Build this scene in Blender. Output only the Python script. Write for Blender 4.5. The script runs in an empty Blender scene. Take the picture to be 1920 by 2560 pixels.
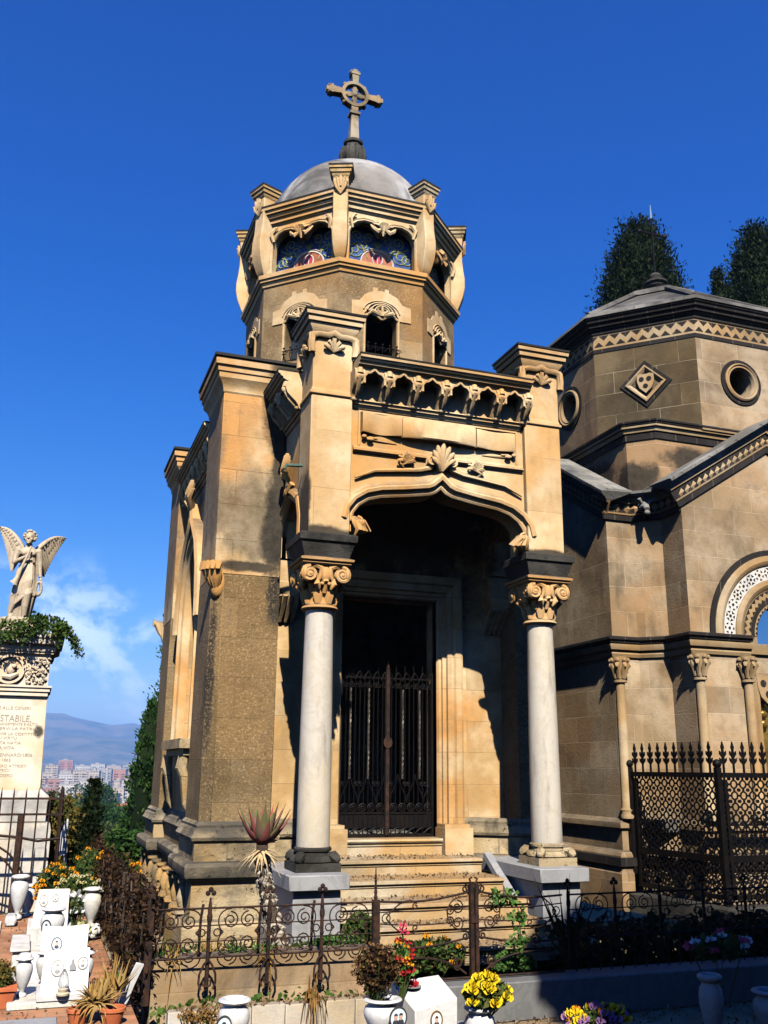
import bpy, math, random
import numpy as np
from mathutils import Vector as Vec, Matrix
from mathutils.geometry import tessellate_polygon
PI=math.pi; R=math.radians
C=bpy.context.scene.collection
rnd=random.Random(7)

class MB:
    """collects faces, then links them as one mesh object"""
    def __init__(s): s.v=[]; s.f=[]
    def add(s,vs,fs):
        o=len(s.v); s.v+=[tuple(p) for p in vs]; s.f+=[tuple(i+o for i in f) for f in fs]
        return s
    def box(s,x0,x1,y0,y1,z0,z1,t=0,ty=None):
        ty=t if ty is None else ty
        return s.add([(x0,y0,z0),(x1,y0,z0),(x1,y1,z0),(x0,y1,z0),(x0+t,y0+ty,z1),(x1-t,y0+ty,z1),(x1-t,y1-ty,z1),(x0+t,y1-ty,z1)],
            [(3,2,1,0),(4,5,6,7),(0,1,5,4),(1,2,6,5),(2,3,7,6),(3,0,4,7)])
    def prism(s,loops,d0,d1,mp):
        """loops[0] outline, others holes, 2-D; mp(u,v,d)->xyz"""
        if not isinstance(loops[0][0],(tuple,list)): loops=[loops]
        flat=[p for l in loops for p in l]; n=len(flat)
        tris=tessellate_polygon([[Vec((p[0],p[1],0)) for p in l] for l in loops])
        vs=[mp(p[0],p[1],d0) for p in flat]+[mp(p[0],p[1],d1) for p in flat]
        fs=[tuple(t) for t in tris]+[tuple(i+n for i in reversed(t)) for t in tris]
        o=0
        for l in loops:
            m=len(l)
            for i in range(m):
                j=(i+1)%m; fs.append((o+i,o+j,o+j+n,o+i+n))
            o+=m
        return s.add(vs,fs)
    def tube(s,pts,r,n=6,closed=False,flat=1.0):
        pts=[Vec(p) for p in pts]; m=len(pts)
        if m<2: return s
        rs=r if isinstance(r,(list,tuple)) else [r]*m
        vs=[];fs=[];prev=None
        for i in range(m):
            a=pts[(i-1)%m] if (closed or i>0) else pts[i]; b=pts[(i+1)%m] if (closed or i<m-1) else pts[i]
            t=(b-a); t=t.normalized() if t.length>1e-9 else Vec((0,0,1))
            if prev is None:
                u=t.orthogonal().normalized()
                if abs(t.z)<.9: u=t.cross(Vec((0,0,1))).normalized()
                else: u=t.cross(Vec((0,1,0))).normalized()
            else:
                u=prev-t*prev.dot(t); u=u.normalized() if u.length>1e-6 else t.orthogonal().normalized()
            prev=u; w=t.cross(u)
            for k in range(n):
                an=2*PI*k/n; vs.append(pts[i]+u*(math.cos(an)*rs[i])+w*(math.sin(an)*rs[i]*flat))
        for i in range(m if closed else m-1):
            j=(i+1)%m
            for k in range(n):
                l=(k+1)%n; fs.append((i*n+k,i*n+l,j*n+l,j*n+k))
        if not closed: fs+=[tuple(reversed(range(n))),tuple((m-1)*n+k for k in range(n))]
        return s.add(vs,fs)
    def lathe(s,prof,c=(0,0,0),n=20,sq=0):
        vs=[];fs=[];m=len(prof)
        for r,z in prof:
            for k in range(n):
                a=2*PI*k/n; vs.append((c[0]+r*math.cos(a),c[1]+r*math.sin(a),c[2]+z))
        for i in range(m-1):
            for k in range(n):
                l=(k+1)%n; fs.append((i*n+k,i*n+l,(i+1)*n+l,(i+1)*n+k))
        fs+=[tuple(reversed(range(n))),tuple((m-1)*n+k for k in range(n))]
        return s.add(vs,fs)
    def sweepH(s,path,prof,closed=True):
        """moulding along a horizontal path; prof=[(out,z)], out is to the right of the path"""
        n=len(path);m=len(prof);nr=[]
        P=[Vec((p[0],p[1])) for p in path]
        def nrm(a,b):
            d=(b-a).normalized(); return Vec((d.y,-d.x))
        for i in range(n):
            e=[]
            if closed or i>0: e.append(nrm(P[i-1],P[i]))
            if closed or i<n-1: e.append(nrm(P[i],P[(i+1)%n]))
            if len(e)==1: nr.append(e[0])
            else:
                b=e[0]+e[1]; k=1+e[0].dot(e[1]); nr.append(b/max(k,.15))
        vs=[];fs=[]
        for i in range(n):
            for o,z in prof: q=P[i]+nr[i]*o; vs.append((q.x,q.y,z))
        for i in range(n if closed else n-1):
            j=(i+1)%n
            for k in range(m-1): fs.append((i*m+k,j*m+k,j*m+k+1,i*m+k+1))
        if not closed:
            fs.append(tuple(reversed(range(m)))); fs.append(tuple((n-1)*m+k for k in range(m)))
        return s.add(vs,fs)
    def mould(s,path,prof,mp,closed=False):
        """path in a (u,v) plane; prof=[(n,out)]: n to the left of the path, out off the plane"""
        n=len(path);m=len(prof);P=[Vec(p) for p in path];vs=[];fs=[]
        for i in range(n):
            e=[]
            if closed or i>0: d=(P[i]-P[i-1]).normalized(); e.append(Vec((-d.y,d.x)))
            if closed or i<n-1: d=(P[(i+1)%n]-P[i]).normalized(); e.append(Vec((-d.y,d.x)))
            nn=e[0] if len(e)==1 else (e[0]+e[1])/max(1+e[0].dot(e[1]),.25)
            for a,o in prof: q=P[i]+nn*a; vs.append(mp(q.x,q.y,o))
        for i in range(n if closed else n-1):
            j=(i+1)%n
            for k in range(m-1): fs.append((i*m+k,j*m+k,j*m+k+1,i*m+k+1))
        if not closed: fs.append(tuple(reversed(range(m)))); fs.append(tuple((n-1)*m+k for k in range(m)))
        return s.add(vs,fs)
    def ell(s,c,r,nu=10,nv=7,rot=None):
        vs=[];fs=[];c=Vec(c); r=(r,r,r) if not isinstance(r,(tuple,list)) else r
        for i in range(nv+1):
            th=PI*i/nv
            for k in range(nu):
                a=2*PI*k/nu; p=Vec((r[0]*math.sin(th)*math.cos(a),r[1]*math.sin(th)*math.sin(a),r[2]*math.cos(th)))
                if rot is not None: p=rot@p
                vs.append(c+p)
        for i in range(nv):
            for k in range(nu):
                l=(k+1)%nu; fs.append((i*nu+k,(i+1)*nu+k,(i+1)*nu+l,i*nu+l))
        return s.add(vs,fs)
    def xf(s,mat):
        s.v=[tuple(mat@Vec(p)) for p in s.v]; return s
    def mapped(s,fn):
        s.v=[tuple(fn(*p)) for p in s.v]; return s
    def merge(s,o): return s.add(o.v,o.f)
    def build(s,name,mat,parent=None,smooth=35,bevel=0,uv=True,loc=None):
        org=Vec((0,0,0)); q=parent
        while q is not None: org+=q.location; q=q.parent
        if loc is not None: org=Vec(loc)
        me=bpy.data.meshes.new(name)
        me.from_pydata([(p[0]-org.x,p[1]-org.y,p[2]-org.z) for p in s.v],[],s.f)
        import bmesh
        bm=bmesh.new(); bm.from_mesh(me); bmesh.ops.recalc_face_normals(bm,faces=bm.faces); bm.to_mesh(me); bm.free()
        me.materials.append(mat)
        if smooth:
            me.polygons.foreach_set('use_smooth',[True]*len(me.polygons))
            me.set_sharp_from_angle(angle=R(smooth))
        if uv:
            L=me.uv_layers.new(name='UVMap'); d=[0.0]*(2*len(me.loops)); vv=me.vertices
            for pl in me.polygons:
                n=pl.normal
                if abs(n.z)<.75:
                    h=math.hypot(n.x,n.y); tx,ty=-n.y/h,n.x/h
                    for li in pl.loop_indices:
                        c=vv[me.loops[li].vertex_index].co; d[2*li]=(c.x+org.x)*tx+(c.y+org.y)*ty; d[2*li+1]=c.z+org.z
                else:
                    for li in pl.loop_indices:
                        c=vv[me.loops[li].vertex_index].co; d[2*li]=c.x+org.x; d[2*li+1]=c.y+org.y
            L.data.foreach_set('uv',d)
        o=bpy.data.objects.new(name,me); C.objects.link(o)
        if parent is not None: o.parent=parent
        if loc is not None: o.location=loc
        if bevel:
            b=o.modifiers.new('bevel','BEVEL'); b.width=bevel; b.segments=1; b.limit_method='ANGLE'; b.angle_limit=R(40)
        return o

def tag(o,label=None,cat=None,group=None,kind=None):
    for k,v in (('label',label),('category',cat),('group',group),('kind',kind)):
        if v: o[k]=v
    return o
def thing(name,label,cat,loc=(0,0,0),rz=0,group=None):
    o=bpy.data.objects.new(name,None); o.empty_display_size=.1; C.objects.link(o)
    o.location=loc; o.rotation_euler=(0,0,rz)
    return tag(o,label,cat,group)
def kids(o): return [c for c in bpy.data.objects if c.parent==o]
def dup(o,loc=None,rz=None,label=None,scale=None,parent=None):
    ch=kids(o); r=o.copy(); C.objects.link(r)
    if parent is not None: r.parent=parent
    for c in ch: dup(c,parent=r)
    if loc is not None: r.location=loc
    if rz is not None: r.rotation_euler=(0,0,rz)
    if scale is not None: r.scale=(scale,)*3 if not isinstance(scale,tuple) else scale
    if label: r['label']=label
    return r
def arc(cx,cy,r,a0,a1,n,ry=None):
    ry=r if ry is None else ry
    return [(cx+r*math.cos(R(a0+(a1-a0)*i/n)),cy+ry*math.sin(R(a0+(a1-a0)*i/n))) for i in range(n+1)]
def spiral(cx,cy,r0,r1,a0,turns,n=22):
    return [(cx+(r0+(r1-r0)*i/n)*math.cos(R(a0)+2*PI*turns*i/n),cy+(r0+(r1-r0)*i/n)*math.sin(R(a0)+2*PI*turns*i/n)) for i in range(n+1)]
def bez(p0,p1,p2,p3,n=10):
    out=[]
    for i in range(n+1):
        t=i/n;q=1-t
        out.append(tuple(q**3*a+3*q*q*t*b+3*q*t*t*c+t**3*d for a,b,c,d in zip(p0,p1,p2,p3)))
    return out
def front(Y): return lambda u,v,d: (u,Y-d,v)          # faces the viewer (-Y)
def left(X,s=1): return lambda u,v,d: (X-d,u,v)       # faces -X

# ---------------------------------------------------------------- materials
def nodes(name):
    m=bpy.data.materials.new(name); m.use_nodes=True; nt=m.node_tree; nt.nodes.clear()
    out=nt.nodes.new('ShaderNodeOutputMaterial'); b=nt.nodes.new('ShaderNodeBsdfPrincipled')
    nt.links.new(b.outputs[0],out.inputs[0]); return m,nt,b
class NT:
    def __init__(s,nt): s.nt=nt
    def n(s,t,**k):
        x=s.nt.nodes.new(t)
        for a,b in k.items():
            if hasattr(x,a): setattr(x,a,b)
        return x
    def set(s,inp,v):
        if isinstance(v,bpy.types.NodeSocket): s.nt.links.new(v,inp)
        else: inp.default_value=v
    def pos(s): return s.n('ShaderNodeNewGeometry').outputs['Position']
    def noise(s,vec,scale,detail=5,rough=.55,dist=0):
        x=s.n('ShaderNodeTexNoise'); s.set(x.inputs['Vector'],vec); x.inputs['Scale'].default_value=scale
        x.inputs['Detail'].default_value=detail; x.inputs['Roughness'].default_value=rough; x.inputs['Distortion'].default_value=dist
        return x.outputs['Fac']
    def vmul(s,vec,k):
        x=s.n('ShaderNodeVectorMath',operation='MULTIPLY'); s.set(x.inputs[0],vec); x.inputs[1].default_value=k; return x.outputs[0]
    def vadd(s,vec,k):
        x=s.n('ShaderNodeVectorMath',operation='ADD'); s.set(x.inputs[0],vec); s.set(x.inputs[1],k); return x.outputs[0]
    def vlen(s,vec):
        x=s.n('ShaderNodeVectorMath',operation='LENGTH'); s.set(x.inputs[0],vec); return x.outputs['Value']
    def ramp(s,f,a,b,lo=0.,hi=1.):
        x=s.n('ShaderNodeMapRange'); x.interpolation_type='SMOOTHSTEP'; s.set(x.inputs[0],f)
        for i,v in zip((1,2,3,4),(a,b,lo,hi)): x.inputs[i].default_value=v
        return x.outputs[0]
    def math(s,op,a,b=0.):
        x=s.n('ShaderNodeMath',operation=op); s.set(x.inputs[0],a); s.set(x.inputs[1],b); x.use_clamp=False; return x.outputs[0]
    def mix(s,f,a,b,mode='MIX'):
        x=s.n('ShaderNodeMix',data_type='RGBA',blend_type=mode); s.set(x.inputs[0],f)
        s.set(x.inputs[6],a if not isinstance(a,tuple) else a+(1,)*(4-len(a))); s.set(x.inputs[7],b if not isinstance(b,tuple) else b+(1,)*(4-len(b)))
        return x.outputs[2]
    def bump(s,h,strength,dist,nrm=None):
        x=s.n('ShaderNodeBump'); s.set(x.inputs['Height'],h); x.inputs['Strength'].default_value=strength; x.inputs['Distance'].default_value=dist
        if nrm is not None: s.nt.links.new(nrm,x.inputs['Normal'])
        return x.outputs[0]
def stone(name,base,light,warm,grime=(.05,.042,.032),gr=.35,bw=.6,bh=.3,mort=(.2,.13,.06),ms=.6,msz=.006,var=.25,spots=(),rough=.85,bump=.5,speck=.0,topg=.6,pit=0,streak=1.,seed=0,grey=()):
    """weathered ashlar: block pattern, warm patches, streaks of grime, speckle; spots=[(centre,radii)] are big stains and painted porch shade"""
    m,nt,b=nodes(name);k=NT(nt);p=k.vadd(k.pos(),(seed*3.7,seed*1.9,seed*2.3))
    n1=k.noise(p,1.3,6,.6); n2=k.noise(p,.55,4,.6,.4); n3=k.noise(p,7,7,.68)
    c=k.mix(k.ramp(n1,.38,.62),base,light); c=k.mix(k.math('MULTIPLY',k.ramp(n2,.44,.62),.85),c,warm); c=k.mix(k.math('MULTIPLY',k.ramp(k.noise(k.vadd(p,(9,4,2)),.9,7,.66,.5),.48,.66),min(1,gr*1.1)),c,tuple(x*f for x,f in zip(base,(.42,.44,.48))))
    c=k.mix(k.math('MULTIPLY',k.ramp(n3,.45,.75),.35),c,tuple(x*.55 for x in base))
    h=k.noise(p,38,6,.7)
    if bw:
        br=k.n('ShaderNodeTexBrick'); uv=k.n('ShaderNodeUVMap').outputs[0]
        uvn=k.vadd(uv,k.vmul(k.n('ShaderNodeTexNoise').outputs['Color'],(.0,.0,0))); k.set(br.inputs['Vector'],uvn)
        br.inputs['Scale'].default_value=1; br.inputs['Brick Width'].default_value=bw; br.inputs['Row Height'].default_value=bh
        br.inputs['Mortar Size'].default_value=msz; br.inputs['Mortar Smooth'].default_value=.3; br.inputs['Bias'].default_value=0
        br.inputs['Color1'].default_value=(1-var,)*3+(1,); br.inputs['Color2'].default_value=(1+var*.5,)*3+(1,); br.inputs['Mortar'].default_value=(1,1,1,1)
        c=k.mix(1.,c,br.outputs['Color'],'MULTIPLY')
        c=k.mix(k.math('MULTIPLY',br.outputs['Fac'],k.ramp(k.noise(p,2.2,3),.3,.62,.15*ms,ms)),c,mort)
        h=k.math('SUBTRACT',h,k.math('MULTIPLY',br.outputs['Fac'],.8))
    # vertical streaks of grime
    st=k.noise(k.vmul(p,(3.2,3.2,.55)),1.2,6,.62); st2=k.ramp(st,.5,.74)
    big=k.ramp(k.noise(p,.8,5,.6),.42,.66)
    c=k.mix(k.math('MULTIPLY',k.math('MULTIPLY',st2,big),gr*streak),c,grime)
    blot=k.ramp(k.noise(p,2.6,8,.7),.56,.72); c=k.mix(k.math('MULTIPLY',blot,gr*.7),c,tuple(x*2.2 for x in grime))
    if topg:
        nz=k.n('ShaderNodeSeparateXYZ'); k.set(nz.inputs[0],k.n('ShaderNodeNewGeometry').outputs['Normal'])
        c=k.mix(k.math('MULTIPLY',k.ramp(nz.outputs[2],.45,.9),k.ramp(n3,.25,.6,topg*.5,topg)),c,tuple(x*1.6 for x in grime))
    if grey:
        f=None; wob=k.noise(k.vmul(p,(2,2,.9)),2.,7,.7)
        for ctr,rad in grey:
            d=k.vlen(k.vmul(k.vadd(k.pos(),tuple(-x for x in ctr)),tuple(1/x for x in rad)))
            q=k.ramp(k.math('ADD',d,k.math('MULTIPLY',k.math('SUBTRACT',wob,.5),1.3)),1.15,.55)
            f=q if f is None else k.math('MAXIMUM',f,q)
        c=k.mix(k.math('MULTIPLY',f,.86),c,k.mix(k.ramp(n3,.35,.68),(.10,.075,.042),(.215,.175,.115)))
    if spots:
        f=None; wob=k.noise(p,2.4,8,.72)
        for ctr,rad in spots:
            d=k.vlen(k.vmul(k.vadd(k.pos(),tuple(-x for x in ctr)),tuple(1/x for x in rad)))
            q=k.ramp(k.math('ADD',d,k.math('MULTIPLY',k.math('SUBTRACT',wob,.5),1.8)),1.1,.6)
            f=q if f is None else k.math('MAXIMUM',f,q)
        c=k.mix(k.math('MULTIPLY',f,.93),c,k.mix(k.ramp(n3,.3,.7),(.012,.011,.009),(.042,.036,.026)))
    if speck:
        sp=k.noise(p,42,3,.7); c=k.mix(k.math('MULTIPLY',k.math('MULTIPLY',k.ramp(sp,.54,.60),k.ramp(k.noise(p,3,5,.7),.35,.6,.25,1.)),speck),c,tuple(min(.8,x*1.7) for x in light))
        c=k.mix(k.math('MULTIPLY',k.ramp(k.noise(p,17,4,.7),.57,.68),speck*.8),c,tuple(x*.45 for x in base))
    if pit:
        pt=k.ramp(k.noise(p,9,5,.7),.60,.72); c=k.mix(k.math('MULTIPLY',pt,pit),c,tuple(x*.3 for x in base)); h=k.math('SUBTRACT',h,k.math('MULTIPLY',pt,2.))
    k.set(b.inputs['Base Color'],c); b.inputs['Roughness'].default_value=rough; b.inputs['Specular IOR Level'].default_value=.25
    k.set(b.inputs['Normal'],k.bump(h,bump,.012)); return m
def marble(name,base,vein,gr=.2,scale=1.,rough=.45,grime=(.12,.1,.075),warm=None):
    m,nt,b=nodes(name);k=NT(nt);p=k.pos()
    w=k.noise(p,2.2*scale,6,.6,1.6); v=k.math('ABSOLUTE',k.math('SUBTRACT',w,.5)); c=k.mix(k.ramp(v,.0,.06,.55,0),base,vein)
    c=k.mix(k.ramp(k.noise(p,1.6*scale,5),.4,.75,0,.5),c,warm or vein)
    c=k.mix(k.math('MULTIPLY',k.ramp(k.noise(p,16*scale,5,.7),.52,.7),.35),c,tuple(x*.72 for x in base))
    st=k.ramp(k.noise(k.vmul(p,(5,5,.9)),1.5,6,.6),.5,.75); c=k.mix(k.math('MULTIPLY',st,gr),c,grime)
    k.set(b.inputs['Base Color'],c); b.inputs['Roughness'].default_value=rough
    k.set(b.inputs['Normal'],k.bump(k.noise(p,60,4,.7),.2,.004)); return m
def plain(name,a,b2,scale=6,rough=.6,metal=0,bump=.2,thr=(.4,.65),spec=.4,bd=.004,trans=0):
    m,nt,b=nodes(name);k=NT(nt);p=k.pos()
    c=k.mix(k.ramp(k.noise(p,scale,6,.65),*thr),a,b2)
    k.set(b.inputs['Base Color'],c); b.inputs['Roughness'].default_value=rough; b.inputs['Metallic'].default_value=metal; b.inputs['Specular IOR Level'].default_value=spec
    if bump: k.set(b.inputs['Normal'],k.bump(k.noise(p,scale*6,5,.7),bump,bd))
    if trans: b.inputs['Transmission Weight'].default_value=trans
    return m
def leafy(name,a,b2,c3=None,scale=3.,sub=.0):
    """foliage: colour varies leaf by leaf and by clump, thin leaves let some light through"""
    m,nt,b=nodes(name);k=NT(nt);p=k.pos()
    ri=k.n('ShaderNodeNewGeometry').outputs['Random Per Island']
    c=k.mix(k.ramp(k.noise(p,scale,3),.38,.64),a,b2); 
    if c3: c=k.mix(k.ramp(ri,.55,.95),c,c3)
    c=k.mix(k.ramp(ri,0,.5,.45,0),c,tuple(x*.4 for x in a))
    k.set(b.inputs['Base Color'],c); b.inputs['Roughness'].default_value=.65; b.inputs['Specular IOR Level'].default_value=.1
    t=k.n('ShaderNodeBsdfTranslucent'); k.set(t.inputs[0],c); mx=k.n('ShaderNodeMixShader'); mx.inputs[0].default_value=.22
    nt.links.new(b.outputs[0],mx.inputs[1]); nt.links.new(t.outputs[0],mx.inputs[2])
    nt.links.new(mx.outputs[0],[n for n in nt.nodes if n.type=='OUTPUT_MATERIAL'][0].inputs[0]); return m

SAND=dict(base=(.46,.29,.12),light=(.66,.49,.28),warm=(.56,.265,.07))
M={}
M['stone']=stone('sandstone_ashlar',**SAND,gr=.4,bw=.95,bh=.36,var=.16,ms=.55,msz=.005,bump=.4)
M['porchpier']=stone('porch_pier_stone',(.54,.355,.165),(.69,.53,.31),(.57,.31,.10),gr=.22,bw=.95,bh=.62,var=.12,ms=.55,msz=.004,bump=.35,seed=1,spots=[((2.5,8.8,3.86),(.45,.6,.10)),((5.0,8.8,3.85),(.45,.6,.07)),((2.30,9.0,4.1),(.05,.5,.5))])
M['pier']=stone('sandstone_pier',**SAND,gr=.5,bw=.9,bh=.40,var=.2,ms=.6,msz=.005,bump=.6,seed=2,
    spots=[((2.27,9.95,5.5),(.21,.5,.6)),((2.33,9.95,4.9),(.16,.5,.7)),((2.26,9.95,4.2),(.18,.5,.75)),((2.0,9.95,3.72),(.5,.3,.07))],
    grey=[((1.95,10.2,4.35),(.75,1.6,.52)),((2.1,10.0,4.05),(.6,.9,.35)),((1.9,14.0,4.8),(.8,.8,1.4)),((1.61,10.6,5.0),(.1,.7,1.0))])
M['porchwall']=stone('shade_painted_porch_wall',**SAND,gr=.3,bw=.95,bh=.36,var=.2,ms=.55,msz=.005,bump=.4,spots=[((3.775,10.3,4.7),(1.9,.9,1.35))])  # dark ellipsoid paints the shade of the upper porch interior into the stone
M['capstone']=stone('stained_cap',**SAND,gr=.5,bw=0,bump=.4,topg=.9,seed=3,spots=[((2.36,9.9,6.0),(.35,.5,.3))])
M['carved']=stone('carved_sandstone',(.54,.34,.15),(.68,.51,.29),(.57,.275,.07),gr=.30,bw=0,bump=.35,topg=.85,seed=4)
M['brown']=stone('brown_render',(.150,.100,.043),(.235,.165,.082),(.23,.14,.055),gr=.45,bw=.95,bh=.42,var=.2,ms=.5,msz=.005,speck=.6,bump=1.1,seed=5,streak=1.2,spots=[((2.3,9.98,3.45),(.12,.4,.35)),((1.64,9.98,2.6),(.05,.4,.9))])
M['drum']=stone('drum_stone',(.165,.105,.045),(.31,.225,.12),(.32,.165,.05),gr=.45,bw=1.6,bh=.55,var=.2,ms=.35,speck=.35,bump=.6,seed=6,streak=.6)
M['hood']=stone('hood_stone',(.50,.31,.13),(.60,.45,.26),(.52,.25,.07),gr=.3,bw=0,bump=.35,topg=.6,seed=7)
M['base']=stone('weathered_base',(.36,.26,.13),(.54,.43,.26),(.50,.29,.09),gr=.9,bw=.95,bh=.5,var=.2,ms=.8,pit=.7,bump=1.,topg=.85,seed=8)
M['darkbase']=stone('dark_weathered_moulding',(.21,.175,.12),(.50,.41,.27),(.34,.25,.13),grime=(.03,.028,.024),gr=1.2,bw=.95,bh=3,var=.2,ms=.6,pit=.5,bump=1.,topg=.6,seed=18)
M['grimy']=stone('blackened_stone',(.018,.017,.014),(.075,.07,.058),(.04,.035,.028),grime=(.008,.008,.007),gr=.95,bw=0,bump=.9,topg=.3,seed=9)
M['crust_shade']=stone('black_crust_and_shade',(.020,.018,.015),(.055,.05,.04),(.03,.026,.02),grime=(.01,.01,.01),gr=.5,bw=0,bump=.9,topg=0,seed=11)  # weathered crust on caps and copings; also the porch ceiling's painted shade
M['step']=stone('worn_steps',(.46,.36,.22),(.60,.51,.36),(.50,.29,.10),grime=(.10,.06,.03),gr=.6,bw=1.1,bh=3,var=.12,ms=.4,bump=.6,topg=.5,seed=10)
M['buff']=stone('buff_ashlar',(.265,.185,.10),(.42,.325,.21),(.34,.205,.095),gr=.6,bw=.62,bh=.33,mort=(.52,.43,.29),ms=.6,msz=.004,var=.25,bump=.5,topg=.7,seed=12,spots=[((7.3,10.4,5.45),(.35,.5,.28)),((8.1,10.2,5.75),(.5,.4,.22)),((7.2,11.2,5.6),(.4,.6,.3))])
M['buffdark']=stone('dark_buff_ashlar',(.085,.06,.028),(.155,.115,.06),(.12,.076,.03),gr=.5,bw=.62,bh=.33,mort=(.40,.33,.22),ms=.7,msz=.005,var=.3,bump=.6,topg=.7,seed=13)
M['buffplain']=stone('buff_carved',(.30,.205,.10),(.42,.325,.20),(.36,.21,.08),gr=.35,bw=0,bump=.35,topg=.7,seed=14)
M['basalt']=stone('black_lava_stone',(.013,.011,.010),(.030,.025,.021),(.02,.016,.012),grime=(.008,.008,.008),gr=.3,bw=.35,bh=3,mort=(.22,.18,.13),ms=.6,msz=.005,bump=.4,topg=.5,seed=15)
M['roofstone']=stone('grey_roof_slabs',(.16,.155,.135),(.32,.305,.27),(.15,.135,.105),grime=(.02,.02,.018),gr=.9,bw=.7,bh=.28,mort=(.04,.04,.036),ms=.8,bump=.8,topg=.12,seed=16)
M['roofdark']=stone('dark_roof_slabs',(.085,.08,.07),(.19,.18,.16),(.10,.09,.07),grime=(.02,.02,.018),gr=1.,bw=.7,bh=.28,mort=(.03,.03,.027),ms=.8,bump=.9,topg=.1,seed=19)
M['dome']=stone('dome_cement',(.13,.12,.105),(.40,.39,.37),(.18,.16,.135),grime=(.045,.04,.035),gr=.8,bw=0,bump=.6,topg=0,seed=17)
M['column']=marble('column_marble',(.51,.465,.385),(.45,.385,.285),gr=.6,scale=1.1,rough=.5,warm=(.56,.46,.28))
M['greymarble']=marble('grey_marble',(.30,.30,.30),(.21,.215,.22),gr=.35,scale=1.2,rough=.5)
M['kerbstone']=marble('kerb_stone',(.14,.14,.135),(.09,.09,.09),gr=.5,scale=1.2,rough=.7)
M['shadeurn']=marble('shade_toned_urn_stone',(.30,.29,.27),(.2,.2,.2),gr=.4,scale=3,rough=.7)  # darker copy for the right-hand urns, with their shade put into the colour
M['white']=marble('white_marble',(.60,.59,.57),(.46,.46,.46),gr=.22,scale=3,rough=.35)
M['oldwhite']=marble('old_white_marble',(.62,.60,.55),(.42,.40,.36),gr=.45,scale=2.,rough=.55,warm=(.55,.45,.3))
M['statue']=marble('statue_marble',(.44,.355,.245),(.32,.235,.14),gr=.5,scale=2.5,rough=.6,warm=(.55,.43,.27))
M['monument']=stone('monument_marble',(.66,.59,.46),(.74,.69,.58),(.60,.34,.12),gr=.35,bw=0,bump=.2,topg=.4,seed=21,spots=[((.0,13,2.02),(.08,.4,.11))])
M['monbase']=stone('monument_base',(.55,.53,.48),(.68,.66,.62),(.5,.42,.3),gr=.7,bw=0,bump=.4,topg=.3,seed=22)
M['iron']=plain('dark_iron',(.005,.0045,.0045),(.013,.009,.007),12,.55,.6,.3)
M['rust']=plain('rusty_iron',(.014,.008,.006),(.055,.022,.010),18,.8,.3,.5)
M['glass']=plain('dark_glass',(.02,.03,.045),(.03,.04,.06),3,.06,0,0,spec=.8)
M['blueglass']=plain('mosaic_blue',(.02,.05,.20),(.06,.12,.26),30,.35,0,.2)
M['tendril']=plain('mosaic_green',(.30,.34,.13),(.36,.34,.11),20,.4,0,0)
M['fan']=plain('mosaic_orange',(.40,.13,.06),(.32,.09,.045),14,.4,0,0)
M['fanrim']=plain('mosaic_cream',(.68,.60,.48),(.60,.48,.4),14,.4,0,0)
M['bud']=plain('mosaic_red',(.45,.05,.06),(.38,.03,.05),14,.4,0,0)
M['terracotta']=plain('terracotta',(.50,.135,.045),(.40,.10,.035),9,.8,0,.3)
M['bark']=plain('bark',(.10,.07,.045),(.045,.03,.02),9,.9,0,.8,bd=.02)
M['ink']=plain('inscription_lead',(.30,.26,.21),(.22,.19,.15),9,.7,0,0)
M['photo_rim']=plain('portrait_rim',(.06,.055,.05),(.10,.09,.08),9,.4,.5,0)
M['enamel']=plain('portrait_enamel',(.55,.68,.78),(.62,.74,.82),9,.25,0,0)
M['enamelw']=plain('portrait_enamel_pale',(.76,.74,.70),(.70,.68,.64),9,.25,0,0)
M['skin']=plain('portrait_skin',(.55,.33,.23),(.50,.29,.2),9,.3,0,0)
M['suit']=plain('portrait_suit',(.03,.03,.04),(.05,.05,.06),9,.3,0,0)
M['cypress']=leafy('cypress_leaf',(.014,.045,.010),(.032,.080,.014),(.05,.10,.02),1.6)
M['darkcypress']=leafy('dark_cypress_leaf',(.005,.011,.003),(.011,.022,.005),(.024,.036,.009),1.4)
M['hedge']=leafy('hedge_leaf',(.06,.075,.016),(.14,.12,.025),(.20,.12,.03),2.2)
M['deadleaf']=leafy('dead_leaf',(.016,.010,.006),(.038,.020,.009),(.075,.036,.013),9)
M['litter']=leafy('leaf_litter',(.12,.07,.03),(.25,.17,.09),(.34,.26,.16),9)
M['bush']=leafy('bush_leaf',(.035,.075,.016),(.075,.115,.025),(.10,.10,.03),1.2)
M['ivy']=leafy('ivy_leaf',(.03,.075,.012),(.07,.13,.02),(.10,.13,.03),9)
M['green']=leafy('green_leaf',(.05,.13,.025),(.09,.19,.04),(.12,.2,.05),8)
M['dry']=leafy('dry_leaf',(.20,.11,.03),(.34,.20,.06),(.16,.07,.02),9)
M['brownflower']=leafy('dried_flower',(.09,.05,.02),(.16,.09,.03),(.22,.12,.05),14)
M['straw']=leafy('straw',(.42,.25,.07),(.50,.33,.12),(.34,.18,.05),9)
M['orangeflower']=leafy('orange_petal',(.80,.32,.012),(.85,.40,.02),(.75,.22,.01),20)
M['yellowflower']=leafy('yellow_petal',(.85,.60,.01),(.88,.68,.03),(.80,.50,.01),20)
M['redflower']=leafy('red_petal',(.40,.015,.02),(.50,.03,.03),(.30,.01,.015),20)
M['pinkflower']=leafy('pink_petal',(.60,.05,.10),(.7,.10,.16),None,20)
M['purpleflower']=leafy('purple_petal',(.30,.14,.36),(.40,.20,.42),None,20)
M['creamflower']=leafy('cream_petal',(.55,.48,.22),(.66,.60,.34),(.40,.36,.13),14)
M['whiteflower']=leafy('white_petal',(.75,.74,.68),(.8,.8,.76),None,20)
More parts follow.
